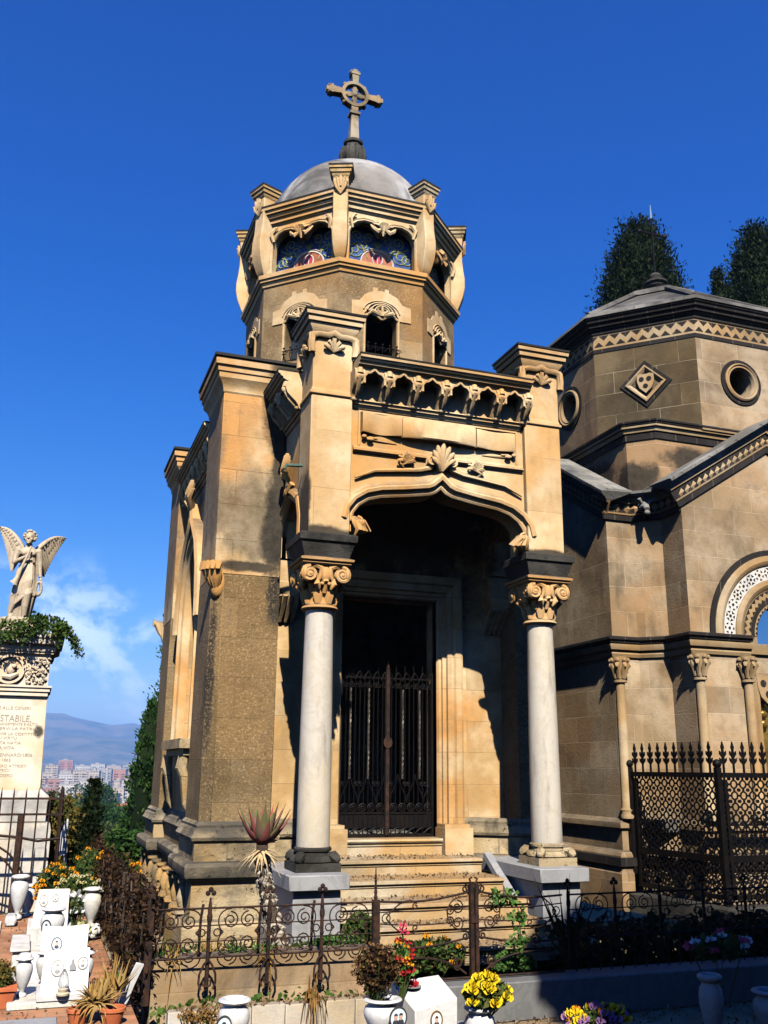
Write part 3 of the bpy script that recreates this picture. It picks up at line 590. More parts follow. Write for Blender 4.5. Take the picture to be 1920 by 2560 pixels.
# -- door frame and iron gate
d=MB(); mpd=front(10.38)
d.mould([(3.19,.87),(3.19,3.55),(4.36,3.55),(4.36,.87)],[(0,-.12),(0,.0),(.02,.03),(.05,.03),(.055,.06),(.10,.06),(.105,.10),(.15,.11),(.18,.10),(.20,.13),(.26,.135),(.29,.12),(.30,0)],mpd)
for x in (3.04,4.51): d.box(x-.17,x+.17,10.10,10.38,.70,.98); d.box(x-.15,x+.15,10.15,10.38,.98,1.02)
dfm=d.build('door_frame',M['stone'],m1,30)
gt=MB(); gy=10.46
xs=[3.225+.055*i for i in range(21)]
for i,x in enumerate(xs): gt.tube([(x,gy,.9),(x,gy,2.66 if i%2 else 2.78)],.007,5)
gate=gt.build('iron_gate',M['iron'],m1)
for x0,x1 in ((3.205,3.77),(3.785,4.345)):
    g=MB(); g.box(x0,x1,gy-.012,gy+.012,.875,.91); g.box(x0,x1,gy-.012,gy+.012,1.12,1.14); g.box(x0,x1,gy-.008,gy+.008,2.62,2.635); g.box(x0,x0+.022,gy-.015,gy+.015,.875,2.7); g.box(x1-.022,x1,gy-.015,gy+.015,.875,2.7)
    g.box(x0+.02,x1-.02,gy-.004,gy+.004,.97,1.11)
    n=6; W=(x1-x0-.04)/5
    for i in range(5):
        c=x0+.02+W*(i+.5)
        g.tube([(x,gy-.01,z) for x,z in arc(c,1.19,.042,0,360,12)],.008,5); g.tube([(x,gy-.01,z) for x,z in arc(c,1.19,.018,0,360,8)],.007,5)
        g.tube([(c-.05,gy-.012,.91),(c,gy-.02,.955),(c+.05,gy-.012,.97)],.008,5)
        sd=1 if i%2 else -1
        g.tube([(x,gy-.012,z) for x,z in bez((c+sd*.05,1.24),(c+sd*.05,1.36),(c-sd*.02,1.36),(c-sd*.05,1.55),8)],.008,5)
        g.tube([(x,gy-.012,z) for x,z in spiral(c+sd*.03,1.44,.03,.006,0,1.5,12)],.006,4)
        g.tube([(x,gy-.012,z) for x,z in spiral(c-.03,2.54,.035,.006,90,1.5,14)],.006,4); g.tube([(x,gy-.012,z) for x,z in spiral(c+.03,2.54,.035,.006,90,-1.5,14)],.006,4)
        g.tube([(c,gy-.012,2.6),(c-.03,gy-.012,2.67),(c-.055,gy-.012,2.70)],.008,4); g.tube([(c,gy-.012,2.6),(c+.03,gy-.012,2.67),(c+.055,gy-.012,2.70)],.008,4)
    leaf_=g.build('gate_leaf',M['iron'],gate)
    for j,xx in enumerate((3.325,3.545) if x0<3.5 else (3.96,4.17)):
        tw=MB(); n=60
        for ph in (0,PI): tw.tube([(xx+.008*math.cos(i*.9+ph),gy-.02+.008*math.sin(i*.9+ph),1.5+(2.5-1.5)*i/n) for i in range(n+1)],.0065,5)
        tw.build('twisted_bar',plain('worn_iron',(.06,.05,.04),(.16,.13,.10),20,.5,.5,0) if j==0 and x0<3.5 else bpy.data.materials['worn_iron'],leaf_)
cm=MB(); cm.box(3.755,3.795,gy-.035,gy-.016,.9,2.74); cm.prism(arc(3.775,1.9,.055,0,360,10,.065)[:-1],gy-.045,gy-.03,lambda u,v,d:(u,d,v)); cm.tube([(3.775,gy-.03,2.74),(3.775,gy-.03,2.84)],[.018,.004],6); cm.build('closing_bar',M['rust'],gate)
# -- drum
AP=1.43; T8=math.tan(PI/8)
def octa(ap,c=(CX,YC)): return [(c[0]+ap/math.cos(PI/8)*math.cos(R(-112.5+45*i)),c[1]+ap/math.cos(PI/8)*math.sin(R(-112.5+45*i))) for i in range(8)]
def facemap(i,ap,c=(CX,YC)):
    a=R(-90+45*i); n=Vec((math.cos(a),math.sin(a))); t=Vec((-n.y,n.x))
    return lambda u,v,d:(c[0]+n.x*(ap+d)+t.x*u,c[1]+n.y*(ap+d)+t.y*u,v)
for i in range(8):
    f=facemap(i,AP); H=AP*T8; wl=MB()
    hole=[(-.215,6.80),(.215,6.80),(.215,7.36),(.19,7.44),(.12,7.47),(.06,7.44),(0,7.40),(-.06,7.44),(-.12,7.47),(-.19,7.44),(-.215,7.36)]
    wl.prism([[(-H,5.7),(H,5.7),(H,8.05),(-H,8.05)],hole],0,-.16,f); wo=wl.build('drum_wall',M['drum'],m1,30)
    hd=MB(); ho=[(-.42,7.40),(-.24,7.40),(-.24,7.45),(-.2,7.49),(.2,7.49),(.24,7.45),(.24,7.40),(.42,7.40),(.42,7.62),(.30,7.64),(.22,7.74),(.10,7.79),(.10,7.84),(.04,7.84),(.04,7.80),(-.06,7.80),(-.06,7.84),(-.13,7.84),(-.13,7.78),(-.24,7.72),(-.31,7.62),(-.42,7.60)]
    hd.prism(ho,-.01,.015,f)
    for k in range(4): r=1-.2*k; hd.tube([f(x*1.0,7.47+z*.75,.02+.008*k) for x,z in arc(0,0,.26*r,8,172,10,.19*r+.05)],.012,5)
    for k in range(-2,3): hd.tube([f(.0,7.43,.035),f(k*.07,7.50-.012*abs(k),.045),f(k*.095,7.455-.012*abs(k),.03)],[.02,.028,.012],6)
    hd.tube([f(0,7.42,.04),f(0,7.56,.05)],[.03,.012],6)
    for s2 in (-1,1): hd.tube([f(s2*.24,6.84,.01),f(s2*.24,7.4,.012)],.018,6); hd.tube([f(s2*.235,7.40,.02),f(s2*.15,7.455,.02),f(s2*.06,7.42,.02),f(0,7.38,.02)],.017,6)
    win=hd.build('window_hood',M['hood'],wo,40)
    hd=MB(); hd.prism([(-.24,6.75),(.24,6.75),(.24,7.5),(-.24,7.5)],-.155,-.165,f)
    if i==7: hd.build('window_glass',M['glass'],wo,0)
    sl=MB(); sl.mould([(-.29,6.72),(.29,6.72)],[(0,-.02),(0,.04),(.03,.06),(.06,.07),(.07,.05),(.075,-.1)],f); sl.build('window_sill',M['carved'],wo,30)
    gr=MB(); gr.tube([f(-.23,6.83,.02),f(.23,6.83,.02)],.007,5); gr.tube([f(-.23,6.96,.05),f(.23,6.96,.05)],.007,5)
    for k in range(5):
        u=-.2+.1*k; gr.tube([f(u,6.82,.02),f(u,6.9,.07),f(u,6.97,.05),f(u+.02,7.02,.05)],.006,4); gr.tube([f(x,z,.06) for x,z in spiral(u+.03,6.93,.04,.01,0,1.4,10)],.006,4); gr.ell(f(u,7.0,.055),.014,6,4)
    gr.build('window_grille',M['iron'],wo)
lg=MB(); lg.sweepH(octa(AP),[(-.1,7.98),(.0,7.985),(.02,8.0),(.035,8.05),(.06,8.06),(.065,8.09),(.085,8.10),(.09,8.15),(.07,8.17),(-.3,8.18)]); lg.build('drum_ledge',M['carved'],m1,30)
AG=1.44
for i in range(8):
    f=facemap(i,AG); H=AG*T8-.02
    half=[(0,8.66),(.035,8.64),(.07,8.68),(.10,8.74),(.17,8.785),(.27,8.79),(.36,8.76),(.43,8.70),(.465,8.6),(.47,8.17)]
    lp=[(-x,z) for x,z in reversed(half)]+half[1:]+[(H,8.17),(H,8.95),(-H,8.95),(-H,8.17)]
    g=MB(); g.prism(lp,0,-.10,f); go=g.build('gallery_arch',M['carved'],m1,30)
    g=MB(); rim=[(-x,z) for x,z in reversed(half)]+half[1:]
    g.mould(rim,[(0,-.02),(0,.015),(.02,.035),(.04,.02),(.055,.03),(.07,.0)],f)
    for k in range(7):
        an=R(-75+25*k); g.tube([f(0,8.70,.03),f(math.sin(an)*.08,8.74+math.cos(an)*.06,.075),f(math.sin(an)*.13,8.75+math.cos(an)*.10,.05)],[.02,.03,.012],6)
    for s2 in (-1,1): g.tube([f(s2*.03,8.72,.04),f(s2*.09,8.66,.06),f(s2*.14,8.70,.05),f(s2*.18,8.76,.03)],[.02,.035,.03,.012],6); g.tube([f(s2*.44,8.66,.03),f(s2*.47,8.78,.05),f(s2*.42,8.86,.04),f(s2*.38,8.88,.03)],[.02,.03,.025,.01],6)
    g.tube([f(0,8.62,.03),f(0,8.78,.06)],[.012,.03],6)
    g.build('gallery_carving',M['carved'],go,50)
    fi0=facemap(i,AG-.205); HI=(AG-.205)*T8; fi=lambda u,v,d,g=fi0:g(u,v+.14,d)
    pn=MB(); pn.prism([(-HI,8.15),(HI,8.15),(HI,8.95),(-HI,8.95)],0,-.04,fi0); po=pn.build('mosaic_panel',M['blueglass'],m1,0)
    if i in (0,6,7,1,5):
        t=MB()
        for s2 in (-1,1):
            for (cx_,cz,r0,a0,tn) in ((.34,8.34,.12,200,1.6),(.22,8.44,.09,20,-1.4),(.44,8.30,.09,90,1.3),(.30,8.56,.09,-60,1.3),(.13,8.55,.08,150,-1.3)):
                t.tube([fi(s2*x,z,.004) for x,z in spiral(cx_,cz,r0,.02,a0,tn,18)],.0095,4)
            t.tube([fi(s2*x,z,.004) for x,z in bez((.15,8.24),(.3,8.6),(.2,8.3),(.46,8.5),12)],.012,4)
        for k in range(-3,4): t.tube([fi(.005*k,8.42,.005),fi(.022*k,8.52-.006*abs(k),.005)],.005,4)
        t.build('mosaic_tendrils',M['tendril'],po,0)
        t=MB(); t.prism(arc(0,8.18,.225,0,180,14,.20),.001,.006,fi); t.build('mosaic_fan',M['fan'],po,0)
        t=MB()
        for r_ in (.235,): t.tube([fi(x,z,.006) for x,z in arc(0,8.18,r_,0,180,16,.205)],.013,4)
        t.tube([fi(x,z,.012) for x,z in arc(0,8.245,.075,0,360,16,.09)],.011,4,closed=False); t.tube([fi(0,8.16,.012),fi(0,8.29,.012)],.007,4)
        for s2 in (-1,1): t.tube([fi(s2*.0,8.40,.009),fi(s2*.1,8.395,.009),fi(s2*.2,8.34,.009)],.009,4)
        t.build('mosaic_rim',M['fanrim'],po,0)
        t=MB(); t.prism(arc(0,8.245,.07,0,360,14,.085)[:-1],.006,.010,fi); t.build('mosaic_bud',M['bud'],po,0)
    rb_=MB(); a=R(-112.5+45*i); d_=Vec((math.cos(a),math.sin(a),0)); tt=Vec((-d_.y,d_.x,0)); c0=Vec((CX,YC,0))
    def rp(r,z,w): return c0+d_*r+tt*w+Vec((0,0,z))
    prof=[(1.545,8.10,.05),(1.60,8.14,.06),(1.64,8.24,.085),(1.69,8.38,.10),(1.715,8.52,.105),(1.715,8.66,.10),(1.695,8.80,.095),(1.68,8.95,.10),(1.68,9.20,.10),(1.69,9.36,.105)]
    vs=[];fs=[]
    for r_,z,w_ in prof: vs+=[rp(r_,z,-w_),rp(r_,z,w_),rp(min(r_-.06,1.50),z,w_),rp(min(r_-.06,1.50),z,-w_)]
    for j in range(len(prof)-1):
        for q in range(4): l=(q+1)%4; fs.append((j*4+q,j*4+l,j*4+4+l,j*4+4+q))
    fs+=[(3,2,1,0),tuple((len(prof)-1)*4+q for q in range(4))]
    rb_.add(vs,fs); ro=rb_.build('rib_buttress',M['carved'],m1,35,.008)
    cp=MB(); sq=[rp(1.49,0,-.105),rp(1.49,0,.105),rp(1.69,0,.105),rp(1.69,0,-.105)]; sq=[(q.x,q.y) for q in sq]
    if (sq[1][0]-sq[0][0])*(sq[2][1]-sq[1][1])-(sq[1][1]-sq[0][1])*(sq[2][0]-sq[1][0])<0: sq.reverse()
    cp.sweepH(sq,[(.0,9.34),(.015,9.36),(.02,9.39),(.035,9.40),(.04,9.45),(.055,9.455),(.055,9.49),(-.1,9.51)]); cp.prism(sq,9.33,9.5,hmap); cp.build('rib_cap',M['base'],ro,30)
    cp=MB(); cp.sweepH(sq,[(-.08,9.49),(.06,9.49),(.062,9.515),(-.08,9.53)]); cp.prism(sq,9.492,9.528,hmap); cp.build('rib_cap_crust',M['crust_shade'],ro,30)
    lf=MB()
    for k in range(5):
        an=R(-60+30*k); lf.tube([rp(1.69,9.08,0),rp(1.715,9.12+math.cos(an)*.10,math.sin(an)*.07),rp(1.72,9.14+math.cos(an)*.19,math.sin(an)*.095),rp(1.74,9.13+math.cos(an)*.2,math.sin(an)*.11)],[.012,.024,.022,.01],6)
    lf.build('rib_leaf',M['carved'],ro,50)
cn=MB(); cn.sweepH(octa(AG),[(-.1,8.93),(.005,8.93),(.02,8.95),(.04,8.955),(.045,9.0),(.075,9.02),(.085,9.06),(.115,9.07),(.12,9.11),(.145,9.12),(.15,9.16),(.12,9.175),(-.3,9.20)]); cn.build('drum_cornice',M['carved'],m1,30)
cn=MB(); cn.sweepH(octa(AG),[(-.2,9.15),(.155,9.16),(.157,9.185),(.12,9.2),(-.25,9.215)]); cn.build('cornice_crust',M['crust_shade'],m1,30)
dm=MB(); dm.lathe([(1.36,9.18),(1.33,9.20)]+[(1.31*math.cos(R(a)),9.20+1.35*math.sin(R(a))) for a in range(4,88,6)]+[(.12,10.57),(.10,10.62)],(CX,YC,0),48); dm.build('dome',M['dome'],m1,60)
fn=MB(); fn.lathe([(.20,10.50),(.21,10.58),(.18,10.64),(.15,10.68),(.17,10.74),(.195,10.82),(.185,10.90),(.155,10.98),(.125,11.04),(.12,11.07),(.15,11.08),(.155,11.12),(.11,11.14)],(CX,YC,0),16)
for i in range(8):
    a=2*PI*i/8; dd=Vec((math.cos(a),math.sin(a),0)); c0=Vec((CX,YC,0)); fn.tube([c0+dd*.165+Vec((0,0,10.70)),c0+dd*.205+Vec((0,0,10.82)),c0+dd*.18+Vec((0,0,10.94)),c0+dd*.13+Vec((0,0,11.03))],[.022,.034,.03,.015],6); fn.ell(c0+dd*.165+Vec((0,0,10.985)),.032,7,5)
fin=fn.build('finial',M['grimy'],m1,50)
cr=MB(); cr.box(CX-.072,CX+.072,YC-.072,YC+.072,11.12,11.62,.016); cr.box(CX-.085,CX+.085,YC-.08,YC+.08,11.62,11.66)
cr.box(CX-.055,CX+.055,YC-.05,YC+.05,11.66,11.80)
z0=12.0
for k in range(4):
    rt=Matrix.Translation((CX,YC,z0))@Matrix.Rotation(k*PI/2,4,'Y')
    a_=MB(); a_.box(-.045,.045,-.06,.06,.22,.43,-.02,0); a_.box(-.075,.075,-.07,.07,.365,.40); a_.box(-.035,.035,-.05,.05,.42,.47); a_.box(-.03,.03,-.03,.03,.04,.24)
    for s2 in (-1,1): a_.ell((s2*.06,0,.42),(.035,.07,.035),8,6)
    if k!=2: cr.merge(a_.xf(rt))
    else:
        b2=MB(); b2.box(-.03,.03,-.03,.03,.04,.24); cr.merge(b2.xf(rt))
rg=arc(CX,z0,.228,0,360,24)[:-1]; ri_=arc(CX,z0,.175,0,360,24)[:-1]
cr.prism([rg,ri_],YC-.06,YC+.06,lambda u,v,d:(u,d,v))
for k in range(8):
    an=R(45*k+22.5); cr.tube([(CX+.03*math.cos(an),YC-.02,z0+.03*math.sin(an)),(CX+.13*math.cos(an),YC-.02,z0+.13*math.sin(an))],[.022,.006],5)
    an=R(45*k); 
    if k%2: cr.ell((CX+.235*math.cos(an),YC,z0+.235*math.sin(an)),(.034,.06,.034),8,6)
cr.ell((CX,YC,z0),(.05,.06,.05)); cr.build('cross',stone('cross_stone',(.26,.21,.13),(.40,.34,.24),(.34,.22,.10),gr=1.,bw=0,bump=.5,topg=.6,seed=30),m1,40)
# ================================================================ camera, light, sky
cam=bpy.data.cameras.new('camera'); co=bpy.data.objects.new('camera',cam); C.objects.link(co)
p_,y_,r_=R(15.2835),R(19.5456),R(.56997)
fwd=Vec((math.sin(y_)*math.cos(p_),math.cos(y_)*math.cos(p_),math.sin(p_))); rt=Vec((math.cos(y_),-math.sin(y_),0)); up=rt.cross(fwd)
r2=rt*math.cos(r_)+up*math.sin(r_); u2=up*math.cos(r_)-rt*math.sin(r_)
mw=Matrix((r2,u2,-fwd)).transposed().to_4x4(); mw.translation=(0,0,1.6); co.matrix_world=mw
cam.sensor_fit='VERTICAL'; cam.sensor_height=32; cam.lens=2357.16/2560*32; cam.clip_start=.05; cam.clip_end=30000
bpy.context.scene.camera=co
S=Vec((.30,1.38,-1.38)).normalized()
sun=bpy.data.lights.new('sun','SUN'); so=bpy.data.objects.new('sun',sun); C.objects.link(so); sun.energy=5.0; sun.angle=R(.5); sun.color=(1,.93,.82)
so.rotation_euler=S.to_track_quat('-Z','Y').to_euler(); so.location=(0,-10,20)
w=bpy.data.worlds.new('World'); bpy.context.scene.world=w; w.use_nodes=True; nt=w.node_tree; bg=nt.nodes['Background']; K=NT(nt)
sk=nt.nodes.new('ShaderNodeTexSky'); sk.sky_type='NISHITA'; sk.sun_disc=False; sk.sun_elevation=math.asin(-S.z); sk.sun_rotation=math.atan2(-S.x,-S.y)
sk.altitude=100; sk.air_density=1.0; sk.dust_density=.4; sk.ozone_density=3.0
hs=nt.nodes.new('ShaderNodeHueSaturation'); hs.inputs['Saturation'].default_value=1.45; hs.inputs['Value'].default_value=1.0; nt.links.new(sk.outputs[0],hs.inputs['Color'])
# soft cloud banks low in the sky
gd=nt.nodes.new('ShaderNodeTexCoord').outputs['Generated']; sx=nt.nodes.new('ShaderNodeSeparateXYZ'); nt.links.new(gd,sx.inputs[0])
cl=K.noise(K.vadd(K.vmul(gd,(1,1,1.35)),(.37,.1,.45)),10.5,7,.6,.15)
el=K.math('MULTIPLY',K.ramp(sx.outputs[2],.0,.05),K.ramp(sx.outputs[2],.22,.13)); az=K.ramp(sx.outputs[0],.25,-.05)
fac=K.math('MULTIPLY',K.math('MULTIPLY',K.ramp(cl,.47,.60,0,.9),el),az)
tcol=K.mix(K.ramp(sx.outputs[2],.0,.62),(1.0,1.02,1.22),(.52,.82,1.50)); tint=K.mix(1.,hs.outputs['Color'],tcol,'MULTIPLY'); skc=K.mix(fac,tint,(10.,11.5,13.5))
nt.links.new(skc,bg.inputs['Color']); bg.inputs['Strength'].default_value=.064
vs_=bpy.context.scene.view_settings; bpy.context.scene.display_settings.display_device='sRGB'; vs_.view_transform='Standard'; vs_.look='None'; vs_.exposure=.9; vs_.gamma=1; vs_.use_curve_mapping=False
cy=bpy.context.scene.cycles; cy.max_bounces=6; cy.diffuse_bounces=0; cy.glossy_bounces=3; cy.transmission_bounces=4; cy.volume_bounces=0; cy.use_adaptive_sampling=True
# ================================================================ the neighbouring cross-plan mausoleum
NX,NY=9.0,11.87
m2=thing('mausoleum','buff ashlar mausoleum with black stone bands, zigzag frieze and low pyramid roof','mausoleum',(NX,10,.2))
wx0,wx1=7.55,10.45; wy=9.78; lx0=6.88; ly0,ly1=10.5,13.24
# plan of the cross with chamfered inner corners
N2=[(lx0,ly0),(7.27,ly0),(wx0,10.22),(wx0,wy),(wx1,wy),(wx1,10.22),(10.73,ly0),(11.12,ly0),(11.12,ly1),(10.73,ly1),(wx1,13.52),(wx1,13.96),(wx0,13.96),(wx0,13.52),(7.27,ly1),(lx0,ly1)]
b=MB(); b.sweepH(N2,[(.13,.0),(.13,.42),(.10,.45),(.10,.50),(.12,.52),(.12,.62),(.09,.66),(.03,.68),(.03,.92),(.07,.94),(.07,1.0),(0,1.05),(-.1,1.05)]); b.build('socle',M['buff'],m2,30)
b=MB(); b.sweepH(N2,[(.12,.50),(.135,.505),(.135,.60),(.12,.605)]); b.build('socle_band',M['basalt'],m2,30)
w=MB()
op=[(8.57,3.20)]+[(2*NX-x,z) for x,z in arc(NX,3.30,.43,0,180,20)]+[(9.43,3.20)]
gab=lambda x:5.10+(1.45-abs(x-NX))*.62
w.prism([[(wx0,1.0),(8.5,1.0),(8.5,2.75),(9.5,2.75),(9.5,1.0),(wx1,1.0),(wx1,gab(wx1)),(NX,gab(NX)),(wx0,gab(wx0))],op],0,.3,lambda u,v,d:(u,wy+d,v))
w.build('gable_wall',M['buff'],m2,30)
w=MB(); w.box(wx0,wx0+.3,wy+.3,10.22,1.0,5.12); w.add([(7.27,ly0,1),(wx0,10.22,1),(wx0+.3,10.22,1),(wx0+.3,ly0+.3,1),(7.27,ly0+.3,1),(7.27,ly0,5.10),(wx0,10.22,5.10),(wx0+.3,10.22,5.10),(wx0+.3,ly0+.3,5.10),(7.27,ly0+.3,5.10)],[(0,1,6,5),(1,2,7,6),(2,3,8,7),(3,4,9,8),(4,0,5,9),(0,4,3,2,1),(5,6,7,8,9)])
w.build('corner_wall',M['buff'],m2,30)
w=MB(); w.box(lx0+.3,7.27,ly0,ly0+.3,1.0,5.12); w.build('arm_front_wall',M['buff'],m2,30)
w=MB(); w.prism([(ly0,1.0),(ly1,1.0),(ly1,5.12),(NY,5.95),(ly0,5.12)],0,.3,lambda u,v,d:(lx0+d,u,v)); w.build('arm_end_wall',M['buff'],m2,30)
w=MB(); w.box(10.82,11.12,ly0,ly1,1.0,5.12); w.box(wx1,11.12,ly0-.0,ly0+.29,1,5.1); w.box(wx1-.3,wx1,wy+.3,ly0,1,5.1); w.box(wx0,wx1,13.7,13.96,1,5.1); w.build('rear_walls',M['buff'],m2)
w=MB(); w.box(7.2,10.8,10.2,13.5,.9,1.04); w.build('floor_slab',M['roofstone'],m2)
# string course
sp=N2
s=MB(); s.sweepH([(lx0,ly0+1.6)]+N2[:4]+[(8.42,wy)],[(-.02,3.02),(.03,3.03),(.045,3.07),(.03,3.10),(.07,3.12),(.085,3.16),(.085,3.19),(-.02,3.2)],closed=False); s.sweepH([(9.58,wy)]+N2[4:8],[(-.02,3.02),(.03,3.03),(.045,3.07),(.03,3.10),(.07,3.12),(.085,3.16),(.085,3.19),(-.02,3.2)],closed=False)
so_=s.build('string_course',M['buffplain'],m2,30)
s=MB(); s.sweepH([(lx0,ly0+1.6)]+N2[:4]+[(8.42,wy)],[(-.02,3.20),(.09,3.205),(.10,3.24),(.12,3.245),(.12,3.275),(.09,3.29),(-.02,3.30)],closed=False); s.build('string_course_cap',M['basalt'],so_,30)
s=MB(); s.mould([(8.42,3.06),(9.58,3.06)],[(0,0),(0,.04),(.1,.06),(.12,0)],front(wy)); s.build('window_sill',M['buffplain'],m2,30)
# engaged colonnettes
for x,y in ((6.93,10.45),(7.60,9.73),(8.33,9.74),(9.67,9.74)):
    k=MB(); k.lathe([(.085,1.05),(.09,1.08),(.075,1.12),(.085,1.15),(.06,1.18),(.058,2.66),(.056,2.70)],(x,y,0),16); c_=k.build('colonnette',M['buffplain'],m2,40)
    k=MB(); k.lathe([(.056,2.69),(.085,2.70),(.085,2.725),(.06,2.735),(.065,2.82),(.10,2.95),(.11,3.0),(.11,3.02)],(x,y,0),14)
    for i in range(8):
        a=2*PI*i/8; d=Vec((math.cos(a),math.sin(a),0)); c0=Vec((x,y,0)); k.tube([c0+d*.06+Vec((0,0,2.75)),c0+d*.085+Vec((0,0,2.86)),c0+d*.13+Vec((0,0,2.93)),c0+d*.14+Vec((0,0,2.89))],[.02,.03,.03,.012],6)
        k.ell(c0+d*.11+Vec((0,0,2.98)),.03,6,5)
    k.build('colonnette_capital',M['buffplain'],c_,50)
# arched window: concentric bands
mp=front(wy); Z0=3.30
def ring(r0,r1,o,name,mat,n=36,prof=None,par=m2):
    k=MB(); pth=[(2*NX-x,z) for x,z in arc(NX,Z0,r1,0,180,n)]; d=r1-r0
    pr=prof or [(0,0),(0,o),(-d,o),(-d,-.02)]
    k.mould(pth,pr,mp); return k.build(name,mat,par,30)
ring(1.085,1.16,.02,'arch_band',M['basalt'])
d=.135; ring(.95,1.085,.03,'arch_roll',M['buffplain'],prof=[(0,-.02),(0,.03),(-.02,.05),(-.07,.06),(-.11,.045),(-d,.02),(-d,-.03)])
wr=ring(.77,.95,.010,'rosette_band',M['oldwhite'])
d=.13; ring(.64,.77,.03,'arch_roll',M['buffplain'],prof=[(0,-.02),(0,.025),(-.02,.045),(-.06,.05),(-.10,.03),(-d,.0),(-d,-.03)])
zg=ring(.525,.64,.008,'zigzag_band',M['buffplain']); ring(.475,.525,.016,'arch_band',M['basalt']); ring(.43,.475,.010,'arch_roll',M['buffplain'])
k=MB()
for i in range(17):
    a=R(180-180*(i+.5)/17); rc=.86; c=(NX+rc*math.cos(a),Z0+rc*math.sin(a)); rr=.072
    for j in range(6):
        b0=a+R(60*j); 
        if i%2: tri=[(c[0]+rr*math.cos(b0-.42),c[1]+rr*math.sin(b0-.42)),(c[0]+rr*math.cos(b0+.42),c[1]+rr*math.sin(b0+.42)),(c[0]+rr*.5*math.cos(b0),c[1]+rr*.5*math.sin(b0))]
        else: tri=[(c[0]+rr*1.0*math.cos(b0-.30),c[1]+rr*math.sin(b0-.30)),(c[0]+rr*1.02*math.cos(b0),c[1]+rr*1.02*math.sin(b0)),(c[0]+rr*math.cos(b0+.30),c[1]+rr*math.sin(b0+.30)),(c[0]+rr*.62*math.cos(b0),c[1]+rr*.62*math.sin(b0))]
        k.prism(tri,.009,.013,mp)
    k.prism([arc(c[0],c[1],rr*.30,0,360,6)[:-1]],.009,.013,mp)
k.build('rosette_inlay',M['basalt'],wr,0)
k=MB()
for i in range(22):
    a0,a1=R(180-180*i/22),R(180-180*(i+1)/22); am=(a0+a1)/2; P=lambda r,a:(NX+r*math.cos(a),Z0+r*math.sin(a))
    k.prism([P(.636,a0),P(.636,a1),P(.59,am)],.007,.012,mp); k.prism([P(.53,am),P(.565,a1),P(.53,a1-(a0-am))],.007,.012,mp)
    k.prism([P(.432,a0),P(.432,a1),P(.462,am)],.009,.014,mp)
k.build('zigzag_inlay',M['basalt'],zg,0)
k=MB(); k.box(8.5,9.5,wy+.18,wy+.20,2.9,3.78); k.build('window_glass',plain('sky_mirror_glass',(.30,.42,.55),(.28,.40,.52),3,.03,1.0,0),m2)
# shield with dark discs beside the door
def shield(mpx,u,v,s,par):
    k=MB(); pts=[(u-.5*s,v+.55*s),(u-.25*s,v+.62*s),(u,v+.55*s),(u+.25*s,v+.62*s),(u+.5*s,v+.55*s)]+[(u+.5*s,v+.1*s),(u+.38*s,v-.3*s),(u,v-.68*s),(u-.38*s,v-.3*s),(u-.5*s,v+.1*s)]
    k.prism(pts,0,.05,mpx); sh=k.build('shield',M['buffplain'],par,30,.006); k=MB()
    for a,b_ in ((-.22,.25),(.22,.25),(0,-.2)): k.prism(arc(u+a*s,v+b_*s,.15*s,0,360,12)[:-1],.048,.056,mpx)
    k.build('shield_disc',M['basalt'],sh,0)
shield(front(wy),8.62,2.62,.30,m2)
dr_=MB(); dr_.mould([(8.5,1.0),(8.5,2.75),(9.5,2.75),(9.5,1.0)],[(0,-.1),(0,.03),(.05,.04),(.08,0)],front(wy)); dfr=dr_.build('door_frame',M['buffplain'],m2,30)
dr_=MB(); dr_.box(8.5,9.5,wy+.1,wy+.16,1.0,2.75)
for i in range(3): dr_.ell((8.60,wy+.05,2.2+.12*i),(.06,.03,.05))
dr_.build('door',plain('gilt_bronze',(.20,.11,.02),(.40,.25,.05),10,.4,.7,.4),dfr)
# eaves: black band, dog-tooth frieze, black coping
def frieze(path,mpx,par,dark=True):
    """path in (u,v) left to right; v is the underside of the black band"""
    k=MB(); k.mould(path,[(0,-.0),(0,.03),(.075,.035),(.08,0)],mpx); k.build('eaves_band',M['basalt'],par,30)
    k=MB(); k.mould(path,[(.08,0),(.08,.045),(.10,.05),(.10,.025),(.24,.025),(.24,.055),(.265,.06),(.27,0)],mpx); fr=k.build('eaves_frieze',M['buffplain'],par,30)
    k=MB(); W=.115; D=MB(); D.mould(path,[(.105,0),(.105,.029),(.235,.029),(.235,0)],mpx); D.build('frieze_ground',M['basalt'],fr,0)
    for (a,c) in zip(path,path[1:]):
        av,cv=Vec(a),Vec(c); n=max(1,int((cv-av).length/W)); t=(cv-av)/n; sl=t.y/t.x
        for i in range(n):
            o=av+t*i; m=o+t*.5; e=o+t
            q=[(o.x+.004,o.y+.172),(m.x,m.y+.108),(e.x-.004,e.y+.172),(m.x,m.y+.234)]
            b0=len(k.v); k.add([mpx(x,y,.028) for x,y in q]+[mpx(m.x,m.y+.171,.06)],[(0,1,4),(1,2,4),(2,3,4),(3,0,4)])
    k.build('dog_tooth',M['buffplain'],fr,0)
    k=MB(); k.mould(path,[(.27,-.02),(.27,.06),(.28,.065),(.30,.09),(.32,.10),(.325,.13),(.345,.135),(.35,.16),(.385,.165),(.395,.13),(.41,-.3)],mpx); k.build('coping',M['roofstone'],par,30)
gz=lambda x:4.93+(1.45-abs(x-NX))*.62
frieze([(wx0-.05,gz(wx0)-.03),(NX,gz(NX)),(wx1+.05,gz(wx1)-.03)],front(wy),m2)
sidel=lambda u,v,d:(wx0-d,-u,v)
frieze([(-10.22,4.86),(-wy-.0,4.86)],sidel,m2)
frieze([(lx0-.05,4.86),(7.27,4.86)],front(ly0),m2)
dg=lambda u,v,d:(7.27+.7071*u-.7071*d,ly0-.7071*u-.7071*d,v)
frieze([(0.0,4.86),(.396,4.86)],dg,m2)
